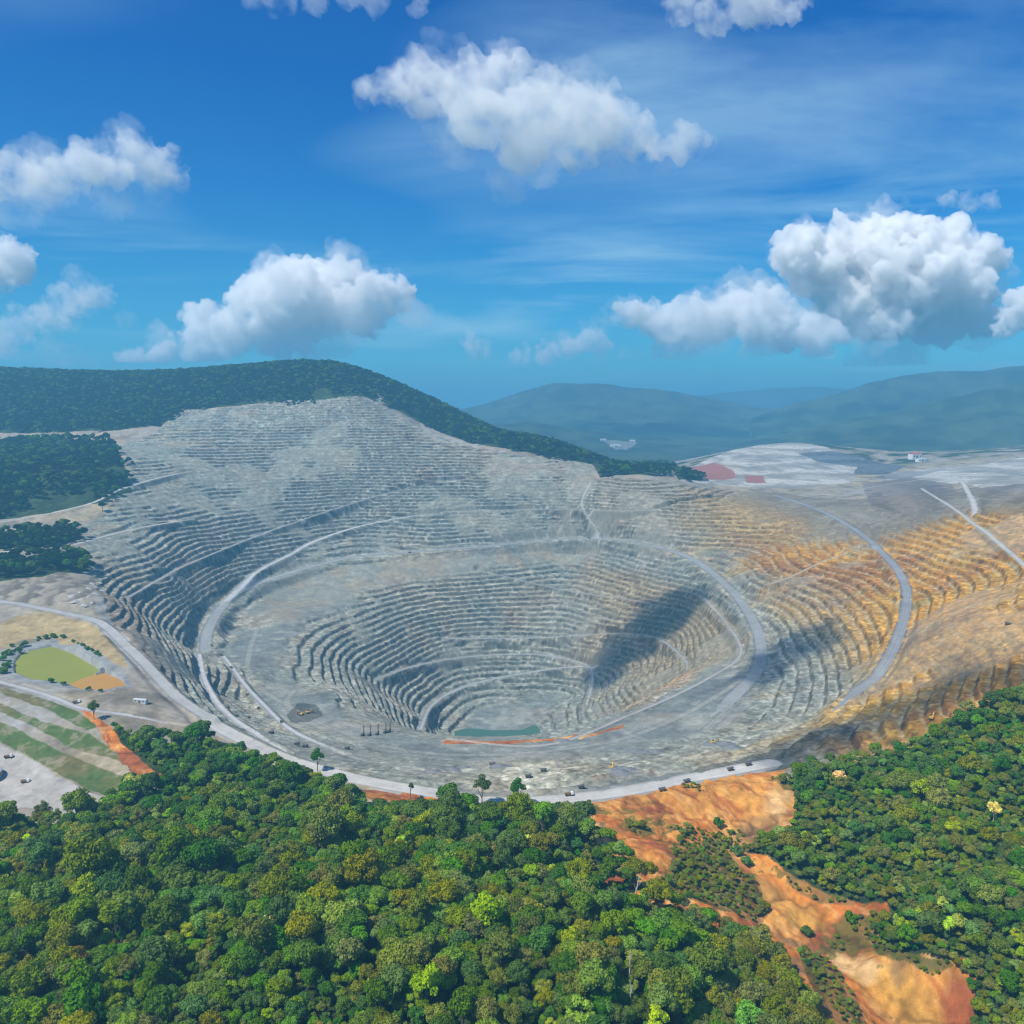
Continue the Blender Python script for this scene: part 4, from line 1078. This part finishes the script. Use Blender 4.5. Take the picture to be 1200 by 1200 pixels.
# bushes round the ponds
BUSH_ME = []
for j in range(2):
    V, F = crown(700+j, 3.2, 4.6, .2, 11, 70, .8); BUSH_ME.append((temp_mesh('foliage', V, F, KM[5]), None))
    V, F = tubes([[(0, 0, -.6, .2), (.2, 0, 1.5, .12), (.4, .1, 3, .05)], [(0, 0, .2, .15), (-.8, .3, 2.4, .05)]]); BUSH_ME[j] = (BUSH_ME[j][0], temp_mesh('stem', V, F, M_BARK))
def bush(px_, py_, q, lab, group=None):
    t = empty('bush', spot(px_, py_), RNG.uniform(0, 6), q, lab, 'bush', group); j = RNG.integers(2)
    link(bpy.data.objects.new('foliage', BUSH_ME[j][0]), t); link(bpy.data.objects.new('stem', BUSH_ME[j][1]), t)
for px_, py_ in [(x_+RNG.uniform(-3, 3), y_+RNG.uniform(-3, 3)) for x_, y_ in ((2,792),(5,784),(8,777),(12,770),(17,764),(22,760),(28,757),(3,776),(7,768),(1,786),(10,765),(15,759),(6,790),(24,763))]:
    bush(px_, py_, RNG.uniform(.9, 1.7), 'dark green bush at the left end of the green pond', 'bushes at the left of the pond')
for px_, py_ in [(x_+RNG.uniform(-3, 3), y_+RNG.uniform(-1.5, 1.5)) for x_, y_ in ((42,751),(46,750),(52,749),(55,749),(62,748),(66,748),(72,749),(86,753),(90,755),(94,756),(97,758),(101,760),(104,761),(108,764),(112,766),(115,768),(118,770))]:
    bush(px_, py_, RNG.uniform(.5, 1.25), 'dark bush in the row along the bank behind the green pond', 'bushes behind the pond')
for px_, py_ in ((104,809),(118,811),(74,803),(60,800)):
    bush(px_, py_, RNG.uniform(.8, 1.2), 'dark bush on the near edge of the ponds above the access road', 'bushes in front of the ponds')
for px_, py_, lab in ((945,1095,'round dark bush beside the pale track in the gully'),(998,1080,'dark bush at the edge of the tan bank'),(866,1002,'dark bush at the fork of the orange gully'),(843,968,'dark bush high on the orange slope'),(875,1013,'small bush right of the gully fork')):
    bush(px_, py_, 1.5, lab)

# scrub scattered over the orange gully
gs = scatter(Z_ORANGE[:1], 3.4, 23, (330, 900)); sel_ = fbm(gs[:, 0], gs[:, 1], 34, 4, 79)+.9*sstep(40, 0, np.abs(gs[:, 0]-gs[:, 1]*.27+25))*sstep(760, 700, gs[:, 1])*sstep(590, 640, gs[:, 1])-.0
dfor = np.zeros(len(gs))
ins = np.zeros(len(gs), bool)
for P in Z_SCRUB: ins |= in_poly(gs[:, 0], gs[:, 1], P)
gs = gs[(sel_ > .55) | (ins & (RNG.uniform(size=len(gs)) < .8))]
gz_, inf = height(gs[:, 0], gs[:, 1], True); gs = np.c_[gs, gz_][inf['rdist'] > 1.5]
forest_stuff('scrub', gs-np.array([0, 0, 1.2]), RNG.choice([5, 7, 7, 3, 1], len(gs)), RNG.uniform(.08, .28, len(gs))+.16*(RNG.uniform(size=len(gs)) > .85), 'low green scrub dotted over the orange gully soil')

# ------------------------------------------------------------------ world, sun, haze

world = bpy.data.worlds.new('World'); scene.world = world; world.use_nodes = True
wt = world.node_tree; wt.nodes.clear()
wo = N(wt, 'ShaderNodeOutputWorld'); bg = N(wt, 'ShaderNodeBackground'); sky = N(wt, 'ShaderNodeTexSky', sky_type='NISHITA')
sky.sun_disc = False
sun_el = math.asin(SUN[2]); sun_az = math.atan2(SUN[0], SUN[1])
sky.sun_elevation = sun_el; sky.sun_rotation = sun_az
sky.altitude = 400; sky.air_density = 1.0; sky.dust_density = .3; sky.ozone_density = 3.0
bg.inputs['Strength'].default_value = .085
hs = N(wt, 'ShaderNodeHueSaturation'); hs.inputs['Saturation'].default_value = 1.32
wt.links.new(sky.outputs[0], hs.inputs['Color'])
# thin high cirrus drawn out by the wind
tc = N(wt, 'ShaderNodeTexCoord'); sx = N(wt, 'ShaderNodeSeparateXYZ'); wt.links.new(tc.outputs['Generated'], sx.inputs[0])
grade = mixc(wt, math_n(wt, 'MULTIPLY', sx.outputs['Z'], 2.9, clamp=True), (.26, .86, 1.02), (.01, .64, 1.10))
deep = mixc(wt, 1.0, hs.outputs[0], grade, 'MULTIPLY')
zz = math_n(wt, 'MAXIMUM', math_n(wt, 'ADD', sx.outputs['Z'], .10), .02)
cx_ = N(wt, 'ShaderNodeCombineXYZ')
wt.links.new(math_n(wt, 'DIVIDE', sx.outputs['X'], zz), cx_.inputs[0]); wt.links.new(math_n(wt, 'DIVIDE', sx.outputs['Y'], zz), cx_.inputs[1])
mp = N(wt, 'ShaderNodeMapping'); mp.inputs['Rotation'].default_value = (0, 0, .25); mp.inputs['Location'].default_value = (2.3, .9, .4); mp.inputs['Scale'].default_value = (.45, 1.0, 1)
wt.links.new(cx_.outputs[0], mp.inputs['Vector'])
c1 = N(wt, 'ShaderNodeTexNoise'); c1.inputs['Scale'].default_value = .9; c1.inputs['Detail'].default_value = 7; c1.inputs['Roughness'].default_value = .6; c1.inputs['Distortion'].default_value = .6
wt.links.new(mp.outputs[0], c1.inputs['Vector'])
c2 = noise(wt, cx_.outputs[0], .35, 2)
cf = math_n(wt, 'MULTIPLY', math_n(wt, 'MULTIPLY_ADD', c1.outputs['Fac'], 5.5, -2.55, clamp=True), math_n(wt, 'MULTIPLY_ADD', c2, 6.0, -2.7, clamp=True))
veil = mixc(wt, math_n(wt, 'MULTIPLY', cf, .8), deep, (4.6, 7.2, 8.8))
wt.links.new(veil, bg.inputs['Color']); wt.links.new(bg.outputs[0], wo.inputs['Surface'])

sl_ = bpy.data.lights.new('sun', 'SUN'); sl_.energy = 4.8; sl_.angle = math.radians(.5); sl_.color = (1, .93, .82)
so = link(bpy.data.objects.new('sun', sl_))
from mathutils import Vector
so.rotation_euler = Vector(SUN).to_track_quat('Z', 'Y').to_euler(); so.location = (0, 0, 3000)

m, nt, out = nodes_mat('haze_air')
pv = N(nt, 'ShaderNodeVolumePrincipled')
pv.inputs['Color'].default_value = (.19, .58, .88, 1); pv.inputs['Density'].default_value = 1.4e-4
pv.inputs['Anisotropy'].default_value = .1
nt.links.new(pv.outputs[0], out.inputs['Volume'])
hx, hy0, hy1, hz0, hz1 = 31000, -600, 27000, float(Zt.min())-1.5, max(float(Zt.max()), 500)+60
v = np.array([(x, y, z) for z in (hz0, hz1) for y in (hy0, hy1) for x in (-hx, hx)])
f = np.array([(0, 2, 3, 1), (4, 5, 7, 6), (0, 1, 5, 4), (2, 6, 7, 3), (0, 4, 6, 2), (1, 3, 7, 5)])
tag(mesh_np('haze', v, f, m), 'thin blue haze in the air over the mine and hills', 'haze', kind='stuff')

# ------------------------------------------------------------------ clouds
def ico(sub):
    import bmesh
    bm = bmesh.new(); bmesh.ops.create_icosphere(bm, subdivisions=sub, radius=1)
    v = np.array([x.co[:] for x in bm.verts]); f = np.array([[w.index for w in x.verts] for x in bm.faces]); bm.free(); return v, f
ICO = ico(2)
def cloud_mat(name, dens):
    m, nt, out = nodes_mat(name)
    sc_ = N(nt, 'ShaderNodeVolumeScatter'); sc_.inputs['Color'].default_value = (.995, .995, .995, 1)
    sc_.inputs['Anisotropy'].default_value = .0
    geo = N(nt, 'ShaderNodeNewGeometry')
    f_ = noise(nt, geo.outputs['Position'], .0042, 5, .62)
    k_ = math_n(nt, 'MULTIPLY_ADD', f_, 7.5, -3.1, clamp=True)
    nt.links.new(math_n(nt, 'MULTIPLY', k_, dens*2.0), sc_.inputs['Density'])
    m.cycles.volume_step_rate = .3
    nt.links.new(sc_.outputs[0], out.inputs['Volume']); return m
def vox(V, F, size, mat, name):
    me = bpy.data.meshes.new('tmp'); me.from_pydata(V.tolist(), [], F.tolist())
    o = bpy.data.objects.new('tmp', me); COL.objects.link(o)
    md = o.modifiers.new('r', 'REMESH'); md.mode = 'VOXEL'; md.voxel_size = size
    dg = bpy.context.evaluated_depsgraph_get(); ev = o.evaluated_get(dg)
    m2 = bpy.data.meshes.new_from_object(ev); m2.name = name
    bpy.data.objects.remove(o); bpy.data.meshes.remove(me)
    m2.materials.clear(); m2.materials.append(mat); return m2
def n3(P, s, seed):
    return (fbm(P[:, 0]+P[:, 2]*.7, P[:, 1]-P[:, 2]*.4, s, 3, seed)+fbm(P[:, 2]+P[:, 0]*.3, P[:, 0]-P[:, 1]*.6, s, 3, seed+5))*.5
def cloud(spheres, dens, label, seed, levels=2, rough=.16, flat=None, group=None):
    """spheres: (x, y, z, r); grows smaller puffs on each, joins them and roughens the hull"""
    r = np.random.default_rng(seed); S = [np.array(q, float) for q in spheres]; cur = S[:]
    base = min(q[2]-q[3]*.6 for q in S)
    for lv in range(levels):
        nxt = []
        for q in cur:
            for k in range((9, 6, 4)[lv]):
                d = r.normal(size=3); d[2] = abs(d[2])*.9-.15; d /= np.linalg.norm(d)
                rad = q[3]*r.uniform(.32, .52)
                nxt.append(np.r_[q[:3]+d*q[3]*r.uniform(.75, .98), rad])
                if lv < 2 and r.uniform() < (.5 if rough > .2 else .22): S.append(np.r_[q[:3]+d*q[3]*r.uniform(.92, 1.08)+r.normal(size=3)*q[3]*.05, q[3]*r.uniform(.10, .20)])
        S += nxt; cur = nxt
    V = []; F = []; o = 0
    for q in S:
        v = ICO[0]*q[3]; v = v+q[:3]; V.append(v); F.append(ICO[1]+o); o += len(v)
    V = np.vstack(V); F = np.vstack(F)
    V[:, 2] = np.where(V[:, 2] < base, base+(V[:, 2]-base)*.6, V[:, 2])
    span = np.ptp(V, axis=0).max()
    me = vox(V, F, span/210, cloud_mat('cloud_vapour', dens), 'cumulus_cloud')
    n = len(me.vertices); co_ = np.empty(n*3, np.float32); me.vertices.foreach_get('co', co_); co_ = co_.reshape(-1, 3)
    no = np.empty(n*3, np.float32); me.vertices.foreach_get('normal', no); no = no.reshape(-1, 3)
    mr = np.median([q[3] for q in spheres])
    co_ = co_+no*(n3(co_, mr*.7, seed)*mr*rough*1.8+n3(co_, mr*.22, seed+9)*mr*rough*1.3)[:, None]
    co_[:, 2] = np.maximum(co_[:, 2], hz1+15+3*n3(co_, mr*.2, seed))
    FF = [list(p.vertices) for p in me.polygons]; mat_ = me.materials[0]; bpy.data.meshes.remove(me)
    class A_(list):
        def tolist(s_): return s_
    me = vox(co_, A_(FF), span/230, mat_, 'cumulus_cloud')
    ob = link(bpy.data.objects.new('cumulus_cloud', me))
    return tag(ob, label, 'cloud', group)
def puffs(D, pts, seed=0):
    """outline of a cloud seen from the mine: direction (as on the photo), radius, at distance D"""
    r = np.random.default_rng(seed); out = []
    for px_, py_, rp in pts:
        d = D+r.normal()*rp/FPX*D*.7
        a_, b_ = ray(px_, py_); out.append((a_*d, d, CAM_Z+b_*d, rp/FPX*d))
    return out
CLOUDS = [
 (11000, .0078, 'towering white cumulus with bright crisp tops at the right above the hills', [(928,300,24),(948,284,20),(985,276,20),(1008,286,24),(1030,276,18),(1052,270,20),(1078,280,22),(1100,292,26),(1122,288,20),(1146,296,20),(1166,306,15),(960,320,34),(1000,322,40),(1045,320,44),(1090,330,44),(1130,335,34),(985,362,34),(1040,372,36),(1100,378,34),(1150,370,26)], 2),
 (9500, .0058, 'lower white cumulus bank spreading left of the big right cloud', [(740,370,18),(770,380,24),(805,378,28),(845,375,30),(885,378,30),(920,385,28),(800,395,22),(860,352,16),(900,355,18),(960,395,26)], 2),
 (10500, .0060, 'white cumulus above the left forested hill with a bright right edge', [(470,345,18),(440,345,26),(400,335,30),(360,335,32),(330,350,34),(300,370,30),(380,365,34),(430,370,26),(270,395,26),(230,405,22),(190,415,18),(155,425,14),(340,395,30),(235,370,18)], 2),
 (9000, .0065, 'bright rounded cloud cut by the left edge of the sky', [(0,300,26),(18,310,22),(-30,305,30),(5,325,18),(-30,340,22)], 2),
 (11500, .0016, 'faint ragged cloud low at the left above the hill', [(80,355,18),(110,350,14),(55,375,20),(20,385,22),(125,342,8),(0,400,24)], 2),
 (7000, .0026, 'soft hazy cloud in the upper left sky', [(160,185,24),(185,195,24),(130,195,26),(95,200,24),(60,205,24),(205,210,16),(20,205,26),(-20,210,28),(155,165,14)], 2),
 (6200, .0026, 'broad soft grey-white cloud high in the middle of the sky', [(455,105,22),(500,105,32),(545,100,34),(590,100,30),(585,75,18),(560,140,34),(610,140,38),(660,140,36),(705,145,34),(740,160,24),(610,180,28),(680,180,24),(800,170,20),(770,175,18),(430,100,12),(640,90,18)], 2),
 (12000, .0022, 'small pale cloud just above the far hills in the middle', [(690,400,14),(705,405,12),(670,408,12),(640,415,14),(560,412,12),(545,400,8),(610,418,12)], 2),
 (5600, .0012, 'wispy cloud cut by the top edge left of centre', [(330,8,16),(370,5,14),(440,5,14),(490,10,12),(300,-5,18),(410,-10,20)], 2),
 (5600, .0024, 'pale cloud cut by the top edge right of centre', [(800,10,22),(840,15,24),(880,12,24),(920,10,18),(860,-10,30),(940,5,12)], 2),
 (9000, .0016, 'small thin cloud above the big right cloud', [(1110,237,10),(1135,238,13),(1160,240,11)], 2),
 (10000, .0090, 'white cloud cut by the right edge beside the big cumulus', [(1195,370,22),(1215,365,26),(1180,385,14)], 2),
]
for i, (D, dens, lab, pts, lv) in enumerate(CLOUDS):
    ob = cloud(puffs(D, pts, 40+i), dens, lab, 300+i, lv, .26 if dens > .003 else .27)
    if i in (0, 1, 2, 4, 5, 6, 7):      # thin vapour trailing round and below the cloud
        rv = np.random.default_rng(800+i)
        vp = [(x+rv.normal()*r_*.7, y+rv.normal()*8, r_*rv.uniform(1.0, 1.5)) for x, y, r_ in pts[::2]]
        vp += [(x+rv.normal()*r_*1.6, y+r_*.8+abs(rv.normal())*16, r_*rv.uniform(.7, 1.1)) for x, y, r_ in pts[1::2]]
        ve = cloud(puffs(D, vp, 60+i), .00085 if dens > .003 else .00060, None, 700+i, 1, .30)
        ve.name = 'veil'; ve.parent = ob
        if 'category' in ve: del ve['category']
# clouds overhead, outside the picture: their shadows lie in the pit
for i, (pts, lab) in enumerate((([(770,722,75),(745,750,70),(715,790,62),(800,705,55)], 'cloud overhead whose shadow lies across the inner pit'),
       ([(915,770,55),(945,752,62),(890,790,45)], 'cloud overhead whose shadow lies on the right slope of the pit'),
       ([(1120,800,60),(1060,830,60),(1000,855,60),(940,880,50),(1180,790,65)], 'long cloud overhead whose shadow lies along the right rim'))):
    S_ = []
    for px_, py_, r_ in pts:
        p = spot(px_, py_); p = p+SUN*((1350-p[2])/SUN[2]); S_.append((p[0], p[1], p[2], r_))
    cloud(S_, .010 if i < 2 else .006, lab, 400+i, 1, .25)

# ------------------------------------------------------------------ camera and render settings
cam = bpy.data.cameras.new('camera'); co = link(bpy.data.objects.new('camera', cam))
cam.angle = math.radians(60); cam.clip_start = 1; cam.clip_end = 80000
co.location = (0, 0, CAM_Z); co.rotation_euler = (math.radians(90)-PITCH, 0, 0)
scene.camera = co
scene.view_settings.view_transform = 'Standard'; scene.view_settings.look = 'None'
scene.view_settings.exposure = .36; scene.view_settings.gamma = 1
cy = scene.cycles
cy.max_bounces = 12; cy.diffuse_bounces = 3; cy.transmission_bounces = 3; cy.volume_bounces = 12; cy.transparent_max_bounces = 16
cy.filter_width = 1.2; cy.use_denoising = True; cy.denoising_prefilter = 'ACCURATE'
